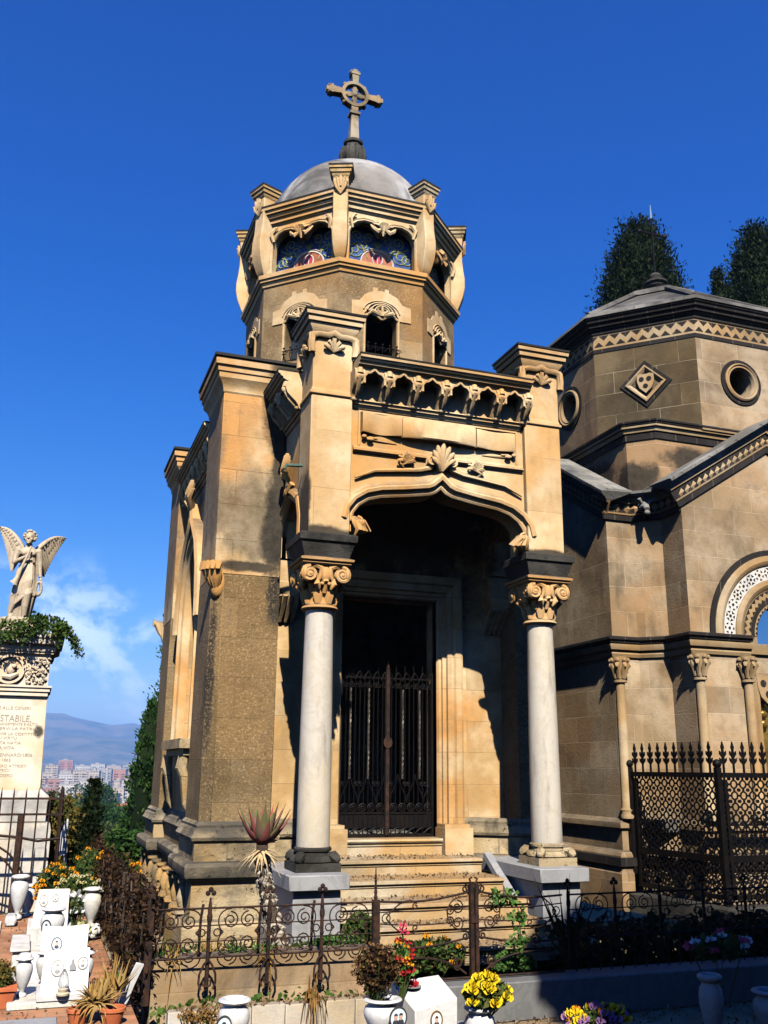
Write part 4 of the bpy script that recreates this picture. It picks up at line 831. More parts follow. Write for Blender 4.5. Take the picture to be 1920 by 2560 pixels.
frieze([(-ly1,4.86),(-NY,5.69),(-ly0-.0,4.86)],lambda u,v,d:(lx0-d,-u,v),m2)
# carved beast-head spout on the inner corner
k=MB(); c0=Vec((7.33,10.28,5.02)); k.ell(c0,(.10,.12,.10)); k.tube([c0,c0+Vec((-.05,-.14,-.03)),c0+Vec((-.08,-.22,-.10))],[.08,.065,.045],8)
for s2 in (-1,1): k.tube([c0+Vec((s2*.06,-.05,.05)),c0+Vec((s2*.13,-.08,.12)),c0+Vec((s2*.17,-.08,.11))],[.03,.035,.008],6)
k.ell(c0+Vec((-.07,-.2,-.16)),(.05,.06,.05)); k.mapped(lambda x,y,z:(c0.x+(x-c0.x)*.75,c0.y+(y-c0.y)*.75,c0.z+(z-c0.z)*.75)); k.build('beast_head_spout',M['roofstone'],m2,60)
# roofs of the arms and the block under the drum
k=MB(); zr=lambda x:5.30+(1.6-abs(x-NX))*.60
k.add([(7.38,9.66,zr(7.38)),(NX,9.66,zr(NX)),(10.62,9.66,zr(10.62)),(7.38,NY,zr(7.38)),(NX,NY,zr(NX)),(10.62,NY,zr(10.62)),(7.38,9.66,zr(7.38)-.06),(NX,9.66,zr(NX)-.06),(10.62,9.66,zr(10.62)-.06),(7.38,NY,zr(7.38)-.06),(NX,NY,zr(NX)-.06),(10.62,NY,zr(10.62)-.06)],
 [(0,1,4,3),(1,2,5,4),(6,9,10,7),(7,10,11,8),(0,6,7,1),(1,7,8,2),(0,3,9,6),(2,8,11,5),(3,4,10,9),(4,5,11,10)]); k.build('gable_roof',M['roofstone'],m2,0)
k=MB(); zr=lambda y:5.27+(1.45-abs(y-NY))*.58
k.add([(6.76,10.37,zr(10.37)),(6.76,NY,zr(NY)),(6.76,13.37,zr(13.37)),(NX,10.37,zr(10.37)),(NX,NY,zr(NY)),(NX,13.37,zr(13.37)),(6.76,10.37,zr(10.37)-.06),(6.76,NY,zr(NY)-.06),(6.76,13.37,zr(13.37)-.06),(NX,10.37,zr(10.37)-.06),(NX,NY,zr(NY)-.06),(NX,13.37,zr(13.37)-.06)],
 [(0,3,4,1),(1,4,5,2),(6,7,10,9),(7,8,11,10),(0,1,7,6),(1,2,8,7),(0,6,9,3),(2,5,11,8),(3,9,10,4),(4,10,11,5)]); k.build('arm_roof',M['roofstone'],m2,0)
BL=[(7.27,ly0),(wx0,10.22),(10.45,10.22),(10.73,ly0),(10.73,13.24),(10.45,13.52),(wx0,13.52),(7.27,13.24)]
k=MB(); k.prism(BL,5.11,6.22,hmap); k.build('drum_block',M['buff'],m2,30)
k=MB(); k.sweepH(BL,[(-.02,6.0),(.02,6.005),(.02,6.09),(-.02,6.10)]); k.build('block_band',M['basalt'],m2,30)
k=MB(); k.sweepH(BL,[(-.02,6.10),(.04,6.11),(.05,6.16),(.08,6.17),(.08,6.20),(-.05,6.21)]); k.build('block_cornice',M['buffplain'],m2,30)
k=MB(); k.sweepH(BL,[(.0,6.20),(.09,6.205),(.10,6.23),(.11,6.235),(.11,6.26),(.08,6.27),(-.40,6.36)]); k.build('block_coping',M['basalt'],m2,30)
A2=1.75
for i in range(8):
    f=facemap(i,A2,(NX,NY)); H=A2*T8
    if i%2==0:
        hole=[(x,z) for x,z in arc(0,7.0,.20,0,360,24)[:-1]]
        k=MB(); k.prism([[(-H,6.2),(H,6.2),(H,7.6),(-H,7.6)],hole],0,-.35,f); wo=k.build('drum_wall',M['buff'],m2,30)
        k=MB(); k.mould(arc(0,7.0,.345,0,360,32)[:-1],[(0,0),(0,.02),(.06,.02),(.06,.01),],f,closed=True); k.build('roundel_band',M['basalt'],wo,30)
        k=MB(); k.mould(arc(0,7.0,.345,0,360,32)[:-1],[(.06,0),(.06,.04),(.08,.055),(.10,.035),(.12,.04),(.14,.01),(.15,-.12)],f,closed=True); k.build('roundel_frame',M['buffplain'],wo,40)
        k=MB(); k.prism(arc(0,7.0,.22,0,360,20)[:-1],-.36,-.37,f); k.build('roundel_glass',M['glass'],wo,0)
    else:
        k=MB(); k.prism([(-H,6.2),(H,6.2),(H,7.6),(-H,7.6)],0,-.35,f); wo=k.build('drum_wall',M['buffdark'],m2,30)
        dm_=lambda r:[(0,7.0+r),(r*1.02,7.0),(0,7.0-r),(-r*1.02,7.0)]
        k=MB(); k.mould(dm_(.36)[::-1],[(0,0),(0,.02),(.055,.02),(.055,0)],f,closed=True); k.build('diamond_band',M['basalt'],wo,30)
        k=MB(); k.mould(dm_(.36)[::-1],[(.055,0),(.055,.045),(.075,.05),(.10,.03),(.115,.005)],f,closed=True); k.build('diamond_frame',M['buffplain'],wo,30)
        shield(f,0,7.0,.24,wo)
    k=MB(); k.prism([(-H,7.66),(H,7.66),(H,7.90),(-H,7.90)],.0,-.3,f); zz=k.build('zigzag_frieze',M['buffplain'],m2,0)
    k=MB(); n=9; W=2*H/n
    for j in range(n):
        u=-H+j*W
        k.prism([(u+.012,7.70),(u+W-.012,7.70),(u+W/2,7.775)],-.001,.004,f); k.prism([(u+.0,7.795),(u+W/2-.008,7.87),(u,7.87)],-.001,.004,f); k.prism([(u+W,7.795),(u+W,7.87),(u+W/2+.008,7.87)],-.001,.004,f)
    k.build('zigzag_inlay',M['basalt'],zz,0)
for z0,z1,o in ((7.6,7.66,.012),(7.9,7.94,.02)):
    k=MB(); k.sweepH(octa(A2,(NX,NY)),[(-.1,z0),(o,z0),(o,z1),(-.1,z1)]); k.build('drum_band',M['basalt'],m2,30)
k=MB(); k.sweepH(octa(A2,(NX,NY)),[(-.1,7.94),(.03,7.945),(.05,7.98),(.08,7.99),(.085,8.03),(.12,8.05),(.13,8.09),(.15,8.10),(.15,8.13),(-.1,8.14)]); k.build('drum_cornice',M['basalt'],m2,30)
k=MB()
def frustum(a0,z0,a1,z1):
    p0=octa(a0,(NX,NY)); p1=octa(a1,(NX,NY)); k.add([(x,y,z0) for x,y in p0]+[(x,y,z1) for x,y in p1],[(i,(i+1)%8,8+(i+1)%8,8+i) for i in range(8)]+[tuple(range(8,16)),tuple(reversed(range(8)))])
frustum(1.92,8.125,1.88,8.20); k.build('roof_edge',M['roofdark'],m2,0); k=MB(); frustum(1.84,8.20,.62,9.0); k.build('pyramid_roof',M['roofdark'],m2,0); k=MB(); frustum(.66,9.0,.62,9.10); frustum(.62,9.10,.1,9.25)
for i in range(8):
    a=R(-112.5+45*i); u=Vec((math.cos(a),math.sin(a),0)); c0=Vec((NX,NY,0)); k.tube([c0+u*1.98+Vec((0,0,8.19)),c0+u*.68+Vec((0,0,9.02))],.06,5)
k.build('roof_ribs',M['roofdark'],m2,0)
k=MB(); k.lathe([(.14,9.15),(.11,9.25),(.09,9.30),(.15,9.35),(.19,9.40),(.15,9.43),(.19,9.47),(.19,9.50),(.10,9.52),(.09,9.55),(.11,9.60),(.07,9.66),(.03,9.68)],(NX,NY,0),12); fi2=k.build('finial',M['grimy'],m2,40)
k=MB(); k.tube([(NX,NY,9.65),(NX,NY,10.72)],.016,6); k.tube([(NX-.24,NY,10.42),(NX+.24,NY,10.42)],.016,6)
for dx,dz in ((-.25,10.42),(.25,10.42)): k.ell((NX+dx,NY,dz),.045,7,5)
k.build('iron_cross',M['iron'],fi2,0); k=MB(); k.tube([(NX,NY,10.72),(NX,NY,10.98)],[.02,.006],5); k.build('lightning_rod',plain('zinc_rod',(.4,.5,.5),(.5,.6,.6),9,.4,.6,0),fi2,0)

# ---------------------------------------------------------------- iron lattice fence of the right-hand tomb
lf=thing('lattice_fence','black iron lattice fence with leaf spikes in front of the right-hand tomb','fence',(7.15,9.0,.2))
def lattice(p0,p1,z0,z1,par):
    a=Vec(p0);c=Vec(p1);L=(c-a).length;t=(c-a)/L;nn=Vec((t.y,-t.x)); mpf=lambda u,v,d:(a.x+t.x*u+nn.x*d,a.y+t.y*u+nn.y*d,v)
    fr=MB(); fr.prism([(0,z1),(L,z1),(L,z1+.055),(0,z1+.055)],-.03,.03,mpf); fr.prism([(.03,z0),(L-.03,z0),(L-.03,z0+.05),(.03,z0+.05)],-.02,.02,mpf); fr.prism([(.03,.66),(L-.03,.66),(L-.03,.73),(.03,.73)],-.015,.015,mpf)
    fr.prism([(.045,z1-.02),(.085,z1-.02),(.085,z0),(.045,z0)],-.02,.02,mpf)
    panel=fr.build('lattice_panel',M['iron'],par,30)
    g=MB(); n=round(L/.128); W=L/n; m=round((z1-z0-.06)/.125); Hh=(z1-z0-.06)/m
    for i in range(n):
        for j in range(m):
            u=W*(i+.5); v=z0+.05+Hh*(j+.5)
            g.prism([arc(u,v,.050,0,360,10)[:-1],arc(u,v,.033,0,360,10)[:-1]],-.006,.006,mpf)
            g.prism([arc(u+W/2,v+Hh/2,.022,0,360,6)[:-1]],-.008,.008,mpf)
            g.prism([(u-.012,v+.04),(u+.012,v+.04),(u+.012,v+Hh-.04),(u-.012,v+Hh-.04)],-.005,.005,mpf)
            g.prism([(u+.04,v-.012),(u+W-.04,v-.012),(u+W-.04,v+.012),(u+.04,v+.012)],-.005,.005,mpf)
    g.build('lattice',M['iron'],panel,0)
    n=round(L/.135)
    for i in range(n):
        u=L*(i+.5)/n; s_=MB(); z=z1+.055
        half=[(.010,0),(.010,.09),(.045,.125),(.048,.16),(.018,.135),(.016,.165),(.045,.20),(.042,.235),(.014,.205),(.012,.25),(.022,.275),(.012,.30),(0,.34)]
        s_.prism([(u+x,z+y) for x,y in half]+[(u-x,z+y) for x,y in half[-2::-1]],-.009,.009,mpf); s_.build('spike',M['iron'],panel,0)
for a,c in (((6.98,10.38),(7.13,9.0)),((7.17,8.98),(8.40,8.98)),((8.44,8.98),(9.6,8.98))): lattice(a,c,.28,1.55,lf)
for x,y in ((6.96,10.40),(7.15,8.98),(8.42,8.98)):
    k=MB(); k.box(x-.03,x+.03,y-.03,y+.03,.15,1.66); k.ell((x,y,1.7),.05); k.build('post',M['iron'],lf,30)
k=MB(); k.sweepH([(6.93,10.4),(7.12,8.94),(9.7,8.94)],[(.1,.0),(.1,.2),(.08,.22),(-.1,.22),(-.1,0)],closed=False); k.build('kerb',M['grimy'],lf,30)
# ================================================================ wrought-iron railing in front of the porch
RY=7.60
rl=thing('railing','rusty wrought-iron railing with scrollwork and trefoil finials in front of the porch','railing',(2.2,RY,0))
fm=front(RY)
def scrolls(g,u0,u1,z0,z1,mp):
    """a cluster of C-scrolls centred in the panel"""
    m=(u0+u1)/2; h=(z1-z0)/2; zc=(z0+z1)/2
    for sx in (-1,1):
        for sz in (-1,1):
            g.tube([mp(x,z,0) for x,z in spiral(m+sx*.068,zc+sz*h*.48,.062,.012,90*sz+ (0 if sx>0 else 180)*0,1.7*sx*sz,18)],.0055,4)
    for sx in (-1,1):
        g.tube([mp(x,z,0) for x,z in bez((m+sx*.06,z1-.005),(m+sx*.19,z1-.01),(m+sx*.17,zc+.03),(m+sx*.12,zc),8)],.0055,4)
        g.tube([mp(x,z,0) for x,z in bez((m+sx*.06,z0+.005),(m+sx*.19,z0+.01),(m+sx*.17,zc-.03),(m+sx*.12,zc),8)],.0055,4)
        g.tube([mp(x,z,0) for x,z in arc(m+sx*.165,zc,.026,0,360,9)],.005,4); g.ell(mp(m+sx*.14,zc,0),.010,5,4)
def rails(g,u0,u1,mp,zs=(.245,.355,.465,.585)):
    for z in zs: g.tube([mp(u0,z,0),mp(u1,z,0)],.008 if z in (zs[0],zs[-1]) else .005,5)
def post(u,mp,mat,par,h=.72,ring=True,z0=.03):
    g=MB(); g.tube([mp(u,z0,0),mp(u,.3,0),mp(u,.58,0),mp(u,.66,0)],[.016,.014,.016,.006],6)
    g.ell(mp(u,.52,.004),(.022,.016,.05),6,5); g.ell(mp(u,.38,.004),(.018,.016,.018),6,5)
    for dx,dz in ((-.022,.0),(.022,.0),(0,.026)): g.ell(mp(u+dx,h-.03+dz,0),(.020,.012,.020),7,5)
    if ring:
        for s2 in (-1,1):
            g.tube([mp(u+s2*x,z,.03) for x,z in ((0,.235),(.03,.20),(.058,.14),(.062,.08),(.045,.035))],.009,5)
            g.tube([mp(u+s2*x,z,.02) for x,z in ((0,.05),(.025,.06),(.03,.085),(.02,.095))],.008,5)
        g.tube([mp(u-.035,.6,-.10),mp(u-.045,.5,-.12),mp(u-.05,.2,-.12),mp(u-.05,.1,-.12)],.011,5)
    return g.build('post',mat,par,0)
pu=[.91,1.345,1.80,2.22,2.66]
for u in pu[1:4]: post(u,fm,M['rust'],rl)
for a,c in zip(pu,pu[1:]):
    g=MB(); rails(g,a,c,fm); scrolls(g,a,c,.245,.585,fm); g.build('panel',M['rust'],rl,0)
g=MB(); g.box(.885,.935,RY-.025,RY+.025,-.05,.70); g.ell((.91,RY,.73),.03); g.tube([(.84,RY,.62),(.98,RY,.62)],.012,5); g.build('corner_post',M['rust'],rl,0)
# gate leaves with sagging scrolls
def gate_leaf(u0,u1,s2):
    g=MB(); W=u1-u0; sag=lambda u:.585-.035*math.sin(PI*(u-u0)/W)*1 if True else 0
    for z in (.24,.585): g.tube([fm(u0+W*i/8,z-.03*math.sin(PI*i/8)+(.05*(i/8) if s2>0 else .05*(1-i/8)),0) for i in range(9)],.009,5)
    for z in (.40,.50): g.tube([fm(u0+W*i/8,z-.02*math.sin(PI*i/8)+.02,0) for i in range(9)],.005,4)
    c=u1 if s2>0 else u0; d=-1 if s2>0 else 1
    scr=MB()
    for k,(x,z,r) in enumerate(((.10,.52,.055),(.17,.50,.04),(.10,.40,.055),(.17,.42,.04))): g.tube([fm(a,b_,0) for a,b_ in spiral(c+d*x,z,r,.01,90 if z>.45 else -90,1.5*d*(1 if z>.45 else -1),16)],.006,4)
    g.tube([fm(a,b_,0) for a,b_ in bez((c+d*.02,.6),(c+d*.25,.62),(c+d*.25,.34),(c+d*.02,.34),10)],.0055,4)
    for q,zz,sg in ((.42,.555,1),(.42,.36,-1)):
        g.tube([fm(a,b_,0) for a,b_ in bez((c+d*.72,.46),(c+d*.62,.46+sg*.13),(c+d*.5,.46+sg*.15),(c+d*.46,.46+sg*.10),10)],.006,4)
        g.tube([fm(a,b_,0) for a,b_ in spiral(c+d*.47,.46+sg*.08,.028,.008,60*sg,1.2*sg,10)],.006,4)
    g.tube([fm(a,b_,0) for a,b_ in arc(c+d*.72,.46,.035,0,360,9)],.005,4)
    g.tube([fm(a,b_,0) for a,b_ in bez((c+d*.03,.02),(c+d*.20,.16),(c+d*.45,.17),(c+d*.62,.15),10)],.009,5)
    g.tube([fm(a,b_,0) for a,b_ in spiral(c+d*.52,.245,.055,.012,-90,1.5*-d,14)],.010,5)
    g.tube([fm(a,b_,0) for a,b_ in spiral(c+d*.10,.10,.05,.01,-90,1.4*d,14)],.009,5)
    g.tube([fm(u0,-.01,0),fm(u1,-.01,0)],.010,5)
    return g.build('gate_leaf',M['rust'],rl,0)
gate_leaf(2.70,3.47,1); gate_leaf(3.56,4.34,-1)
g=MB(); g.box(2.635,2.69,RY-.025,RY+.025,0,.60); g.tube([(2.66,RY,.60),(2.66,RY,.84)],[.014,.004],5)
for i in range(5): g.ell((2.66,RY,.62+.04*i),(.018-.002*i,.018-.002*i,.018),6,5)
g.build('gate_post',M['rust'],rl,0)
g=MB()
for dx in (-.022,.022): g.box(3.515+dx-.014,3.515+dx+.014,RY-.022,RY+.022,-.03,.70)
for s2 in (-1,1):
    for zz in (.66,.30,): g.tube([fm(a,b_,.0) for a,b_ in spiral(3.515+s2*.075,zz,.035,.008,90,1.4*s2,12)],.008,4)
    g.tube([fm(3.515+s2*x,z,0) for x,z in ((.0,.66),(.02,.70),(.035,.735),(.012,.745))],.009,5)
    g.tube([fm(3.515+s2*x,z,0) for x,z in ((.02,.6),(.06,.63),(.07,.68))],.007,4)
g.box(3.48,3.55,RY-.03,RY-.022,.40,.46); g.build('gate_post',M['rust'],rl,0)
rl2=thing('railing','black iron railing running right from the gate into the deep shade','railing',(4.9,RY,0))
pr2=[4.40,4.86,5.32,5.78,6.24,6.7]
for i,u in enumerate(pr2): post(u,fm,M['iron'],rl2,.70,False)
for a,c in zip(pr2,pr2[1:]):
    g=MB(); rails(g,a,c,fm); scrolls(g,a,c,.245,.585,fm)
    for i in range(4): u=a+(c-a)*(i+.5)/4; g.tube([fm(u,-.02,0),fm(u,.245,0)],.007,4)
    g.build('panel',M['iron'],rl2,0)
rl3=thing('railing','iron side railing along the brick path, smothered in dead climbers','railing',(.86,10,0))
SL=lambda u,v,d:(.90-.02*(u-7.6)-d,u,v)
for i in range(6):
    u=7.64+.95*i
    if i: post(u,SL,M['rust'],rl3,.74,False,-.02)
    g=MB(); rails(g,u,u+.95,SL,(.1,.30,.5,.66)); scrolls(g,u,u+.95,.3,.66,SL); g.build('panel',M['rust'],rl3,0)
# planting-bed wall and kerbs
kb=MB(); kb.add([(.95,7.64,-.3),(2.70,7.66,-.3),(2.70,7.72,.225),(.95,7.70,.225),(.95,7.95,-.3),(2.70,7.95,-.3),(2.70,7.95,.225),(.95,7.95,.225)],[(0,1,2,3),(4,7,6,5),(3,2,6,7),(0,3,7,4),(1,5,6,2),(0,4,5,1)])
tag(kb.build('bed_wall',stone('stained_plaster',(.30,.20,.10),(.42,.31,.19),(.42,.19,.13),gr=.9,bw=.8,bh=2,ms=.5,bump=.5,topg=.8,seed=31),None,30,.01),'low ochre and pink stained wall holding the planting bed behind the railing','garden wall')
kb=MB(); kb.box(2.74,9.5,7.43,7.74,-.32,-.03); tag(kb.build('kerb',M['kerbstone'],None,30,.01),'grey stone kerb under the gate, its right end in deep shade','kerb')
kb=MB()
x=1.02
for wd in (.16,.42,.24,.30,.22,.26): kb.box(x,x+wd-.006,7.15,7.24,-.4,-.005+rnd.uniform(-.008,.008)); x+=wd
tag(kb.build('grave_border',stone('grave_border_marble',(.38,.36,.33),(.52,.50,.46),(.42,.32,.18),grime=(.13,.09,.05),gr=1.,bw=0,bump=.4,topg=.6,seed=32),None,30,.006),'stained white marble grave border below the railing','grave border')
# ================================================================ tall railing round the monument
tr=thing('railing','tall dark iron railing with slender bars around the angel monument','railing',(-.1,12.2,0))
g=MB(); g.box(-.125,-.065,12.17,12.23,-.05,1.05); g.build('post',M['rust'],tr,0)
bars=[-1.0+.135*i for i in range(11)]
def bar(x,y,zt):
    g=MB(); g.tube([(x,y,-.05),(x,y,zt-.08),(x,y,zt)],[.010,.010,.002],5); g.build('bar',M['rust'],tr,0)
for x in bars: bar(x,12.2,1.36)
for j in range(9): bar(.36-.0*j,12.2+.0+.14*j+.05,1.36)
g=MB(); 
for z in (1.235,1.06): g.box(-1.2,.37,12.19,12.21,z-.012,z+.012); g.box(.35,.37,12.2,14.6,z-.012,z+.012)
g.tube([(-1.2,12.2,.92),(-.1,12.2,.81),(.12,12.2,.765),(.36,12.2,.79)],.016,5)
for r_ in (.55,.63): g.tube([(x,12.19,z) for x,z in arc(-.58,.15,r_,0,180,14)],.013,5)
g.build('rail',M['rust'],tr,0)
# ================================================================ angel monument
mo=thing('monument','marble funerary monument with carved frieze and a lead-lettered inscription under the angel','monument',(-.55,13.6,0))
mc=-.55
def blk(x,z0,z1,t=0,y=None): return (2*mc-x,x,13+(0 if y is None else y),14.3-(0 if y is None else y),z0,z1,t)
sq=lambda x,y:[(2*mc-x,y),(x,y),(x,14.3+13-y),(2*mc-x,14.3+13-y)]
k=MB(); k.box(2*mc-.27,.27,12.93,14.4,-.1,.74); k.sweepH(sq(.22,12.98),[(0,.70),(.05,.74),(.05,.84),(.03,.92),(-.02,.94)]); k.sweepH(sq(.16,13.0),[(-.05,.93),(.04,.935),(.04,1.17),(.05,1.19),(.05,1.24),(.0,1.28),(-.06,1.34),(-.1,1.35)]); k.box(2*mc-.2,.2,13.0,14.3,.7,1.2)
k.build('pedestal',M['monbase'],mo,30,.008)
k=MB(); k.box(2*mc-.10,.10,13.03,14.27,1.3,2.48,.035); die=k.build('inscribed_block',M['monument'],mo,30,.006)
k=MB(); k.sweepH(sq(.04,13.05),[(-.02,2.46),(.03,2.465),(.03,2.51),(.05,2.52),(.05,2.56),(.07,2.57),(.07,2.595),(-.03,2.60)]); k.box(2*mc-.06,.06,13.04,14.26,2.58,2.98); fzb=k.build('frieze_block',M['monument'],mo,30)
k=MB(); k.prism([arc(-.42,2.79,.185,0,360,24)[:-1],arc(-.42,2.79,.155,0,360,24)[:-1]],0,.04,front(13.04)); k.ell((-.40,13.03,2.80),(.06,.05,.09)); k.ell((-.37,13.0,2.83),(.035,.04,.04)); k.tube([(-.50,13.02,2.70),(-.40,13.0,2.69),(-.31,13.02,2.74)],[.02,.04,.02],6)
for i in range(70):
    x=rnd.uniform(-.22,.045); z=rnd.uniform(2.62,2.95); a=rnd.uniform(0,6.3); k.tube([(x,13.035,z),(x+.02*math.cos(a),13.01,z+.02*math.sin(a)),(x+.045*math.cos(a),13.02,z+.045*math.sin(a))],[.008,.018,.006],5)
k.build('carved_relief',M['monument'],fzb,50)
k=MB(); k.sweepH(sq(.04,13.05),[(-.03,2.97),(.02,2.98),(.05,3.02),(.07,3.03),(.08,3.09),(.14,3.12),(.15,3.19),(.17,3.20),(.17,3.25),(.12,3.27),(-.1,3.30)]); k.box(2*mc-.1,.1,13.0,14.3,3.0,3.27); k.build('cornice',M['monument'],mo,30)
k=MB()
for sx in (-1,1): k.ell((mc+sx*.72,12.93,3.30),(.07,.05,.09)); k.tube([(mc+sx*.66,12.92,3.25),(mc+sx*.74,12.91,3.30),(mc+sx*.77,12.91,3.37)],[.06,.05,.015],7)
k.build('acroterion',M['statue'],mo,40)
k=MB(); k.box(-.80,-.19,13.1,14.0,3.26,3.46); k.build('statue_block',M['statue'],mo,30,.01)
# lead lettering, as far as the photograph shows it
def text(s_,x,z,size,par,right=False,y=13.0):
    cu=bpy.data.curves.new('t','FONT'); cu.body=s_; cu.size=size; cu.extrude=.002; cu.align_x='LEFT'
    ob=bpy.data.objects.new('t',cu); C.objects.link(ob); bpy.context.view_layer.update()
    me=bpy.data.meshes.new_from_object(ob.evaluated_get(bpy.context.evaluated_depsgraph_get())); bpy.data.objects.remove(ob); bpy.data.curves.remove(cu)
    k=MB(); k.v=[(x+v.co.x*.92,y-v.co.z,z+v.co.y) for v in me.vertices]; k.f=[tuple(p.vertices) for p in me.polygons]; bpy.data.meshes.remove(me); return k
L=MB()
for s_,x1,zc,ch in (('RIA E ALLE CENERI',-.117,2.31,.040),('   DI             ',-.117,2.263,.034),('O  STABILE,',-.095,2.183,.085),('SETTINAGEMENTE E ALTO',-.015,2.112,.034),('DI I SERVI LA PATRIA',-.01,2.056,.034),('IN SERVIR LA COSTITTO',-.015,1.99,.034),('NOBILI VIRTU',-.245,1.94,.034),('LA CITTA NATIA',-.19,1.88,.036),('LA SUA VITA',-.26,1.82,.036),('IL 22 GENNARO 1806',-.04,1.734,.042),('LUGLIO 1863',-.29,1.673,.038),('IMPROVERO ATTRISTI',-.095,1.60,.036),('E GLI AMICI',-.29,1.55,.036),('MENTO POSERO',-.245,1.486,.036)):
    yy=13.029+.035*(zc-1.3)/1.18
    q=text(s_.strip(),0,0,1,die,y=0); xs_=[p[0] for p in q.v]; zs_=[p[2] for p in q.v]; w0=max(xs_)-min(xs_); h0=.72
    x0=-.60
    if s_.startswith('  '): x0,x1=-.535,-.48
    q.v=[(x0+(p[0]-min(xs_))/w0*(x1-x0),yy+p[1],zc-ch/2+p[2]/h0*ch) for p in q.v]; L.merge(q)
L.build('inscription',M['ink'],die,0)
# ================================================================ the angel
an=thing('angel_statue','weathered marble angel holding a long trumpet and a wreath on top of the monument','statue',(-.36,13.45,3.46))
o=Vec((-.36,13.45,3.47))
def skirt(k,rows,n=64):
    """rows: (z,cx,cy,rx,ry,fold,phase)"""
    vs=[];fs=[]
    for z,cx,cy,rx,ry,fo,ph in rows:
        for i in range(n):
            a=2*PI*i/n; f=1+fo*(math.sin(9*a+ph)+.5*math.sin(17*a-ph*2)); vs.append((cx+rx*f*math.cos(a),cy+ry*f*math.sin(a),z))
    for j in range(len(rows)-1):
        for i in range(n): l=(i+1)%n; fs.append((j*n+i,j*n+l,(j+1)*n+l,(j+1)*n+i))
    fs+=[tuple(reversed(range(n))),tuple((len(rows)-1)*n+i for i in range(n))]
    k.add(vs,fs)
k=MB()
# robe, legs and feet
skirt(k,[(.02,-.03,.05,.14,.10,.05,0),(.15,-.03,.04,.15,.11,.07,.4),(.32,-.01,.01,.155,.12,.09,.9),(.34,.0,.0,.16,.125,.08,1.0),(.5,.0,-.005,.145,.12,.075,1.4),(.65,.0,0,.13,.11,.06,1.8),(.75,.01,0,.105,.09,.05,2.0),(.80,.02,.0,.09,.075,.04,2.1),(.82,.02,0,.088,.073,.02,2.2)])
k.tube([(.06,-.03,.45),(.035,-.11,.33),(.03,-.10,.18),(.03,-.075,.05)],[.075,.058,.045,.032],12); k.ell((.03,-.115,.022),(.032,.07,.022)); k.tube([(-.12,.03,.2),(-.14,-.02,.04)],[.05,.035],10); k.ell((-.145,-.05,.02),(.03,.065,.02))
for i in range(5): k.ell((.008+.011*i,-.178,.015),(.007,.014,.009),6,5); k.ell((-.167+.011*i,-.11,.013),(.007,.013,.008),6,5)
for i in range(6): t=i/5; k.tube([(-.10+.17*t,-.085-.03*math.sin(PI*t),.24+.10*t),(-.02+.10*t,-.12,.50+.05*t),(.04+.03*t,-.085,.78)],[.014,.016,.008],6)
k.tube([(-.14,-.03,.10),(-.10,-.10,.21),(.0,-.14,.31),(.07,-.13,.36),(.11,-.07,.38)],[.018,.02,.022,.024,.015],7)
# torso, shoulders, neck
k.ell((.015,0,.86),(.10,.075,.10)); k.ell((0,-.005,.935),(.115,.08,.085)); k.ell((-.045,-.06,.92),(.05,.035,.045)); k.ell((.055,-.06,.92),(.05,.035,.045)); k.tube([(0,.0,.98),(0,-.01,1.06)],[.05,.04],12)
k.ell((-.125,.0,.955),(.05,.05,.05)); k.ell((.125,.0,.955),(.05,.05,.05))
k.tube([(-.13,.0,.95),(-.155,-.01,.86),(-.165,-.03,.775)],[.046,.040,.032],10); k.tube([(-.165,-.03,.775),(-.10,-.10,.81),(-.03,-.135,.852)],[.034,.030,.020],10)
k.ell((-.01,-.145,.862),(.026,.018,.026))
for i in range(5): k.tube([(.0,-.150,.885-.012*i),(.02,-.165,.883-.012*i),(.024,-.15,.881-.012*i)],[.007,.0065,.005],5)
k.tube([(-.01,-.15,.885),(.0,-.165,.90)],[.007,.005],5)
k.tube([(.13,.0,.95),(.155,.01,.82),(.165,.0,.72),(.185,-.02,.60)],[.046,.040,.033,.022],10); k.ell((.192,-.025,.568),(.022,.018,.03))
for i in range(5): k.tube([(.178+.009*i,-.03,.55),(.18+.009*i,-.04,.525),(.184+.008*i,-.035,.505)],[.007,.006,.005],5)
# head, turned a little to the left
hd=Matrix.Translation((.0,-.02,1.13))@Matrix.Rotation(R(-14),4,'Z'); H=MB()
H.ell((0,0,.01),(.062,.073,.082),16,12); H.ell((0,-.035,-.045),(.044,.040,.042)); H.ell((0,-.02,.0),(.058,.058,.07)); H.tube([(0,-.068,.025),(0,-.088,-.012),(0,-.078,-.018)],[.008,.012,.008],7)
for s in (-1,1): H.ell((s*.026,-.062,.030),(.022,.012,.008)); H.ell((s*.025,-.060,.010),(.014,.012,.010)); H.ell((s*.062,.0,.0),(.012,.02,.026)); H.ell((s*.035,-.05,-.022),(.02,.02,.022))
H.ell((0,-.073,-.042),(.019,.008,.006)); H.ell((0,-.071,-.053),(.016,.008,.007)); H.ell((0,-.062,-.076),(.02,.02,.014))
k.merge(H.xf(hd)); k.v=[(p[0]+o.x,p[1]+o.y,p[2]+o.z) for p in k.v]
bo=k.build('body',M['statue'],an,60,uv=False); rm=bo.modifiers.new('skin','REMESH'); rm.mode='VOXEL'; rm.voxel_size=.0065; rm.use_smooth_shade=True; sm=bo.modifiers.new('soft','SMOOTH'); sm.iterations=2; sm.factor=.4
k=MB()
for i in range(90):
    u=rnd.uniform(-1,1); a=rnd.uniform(0,2*PI); z=.085*u; r_=math.sqrt(max(0,1-u*u)); x=.078*r_*math.cos(a); y=.086*r_*math.sin(a)
    if y<-.035 and z<.05: continue
    if z<-.05: continue
    k.ell((x,y+.005,z+.025),rnd.uniform(.014,.021),7,5)
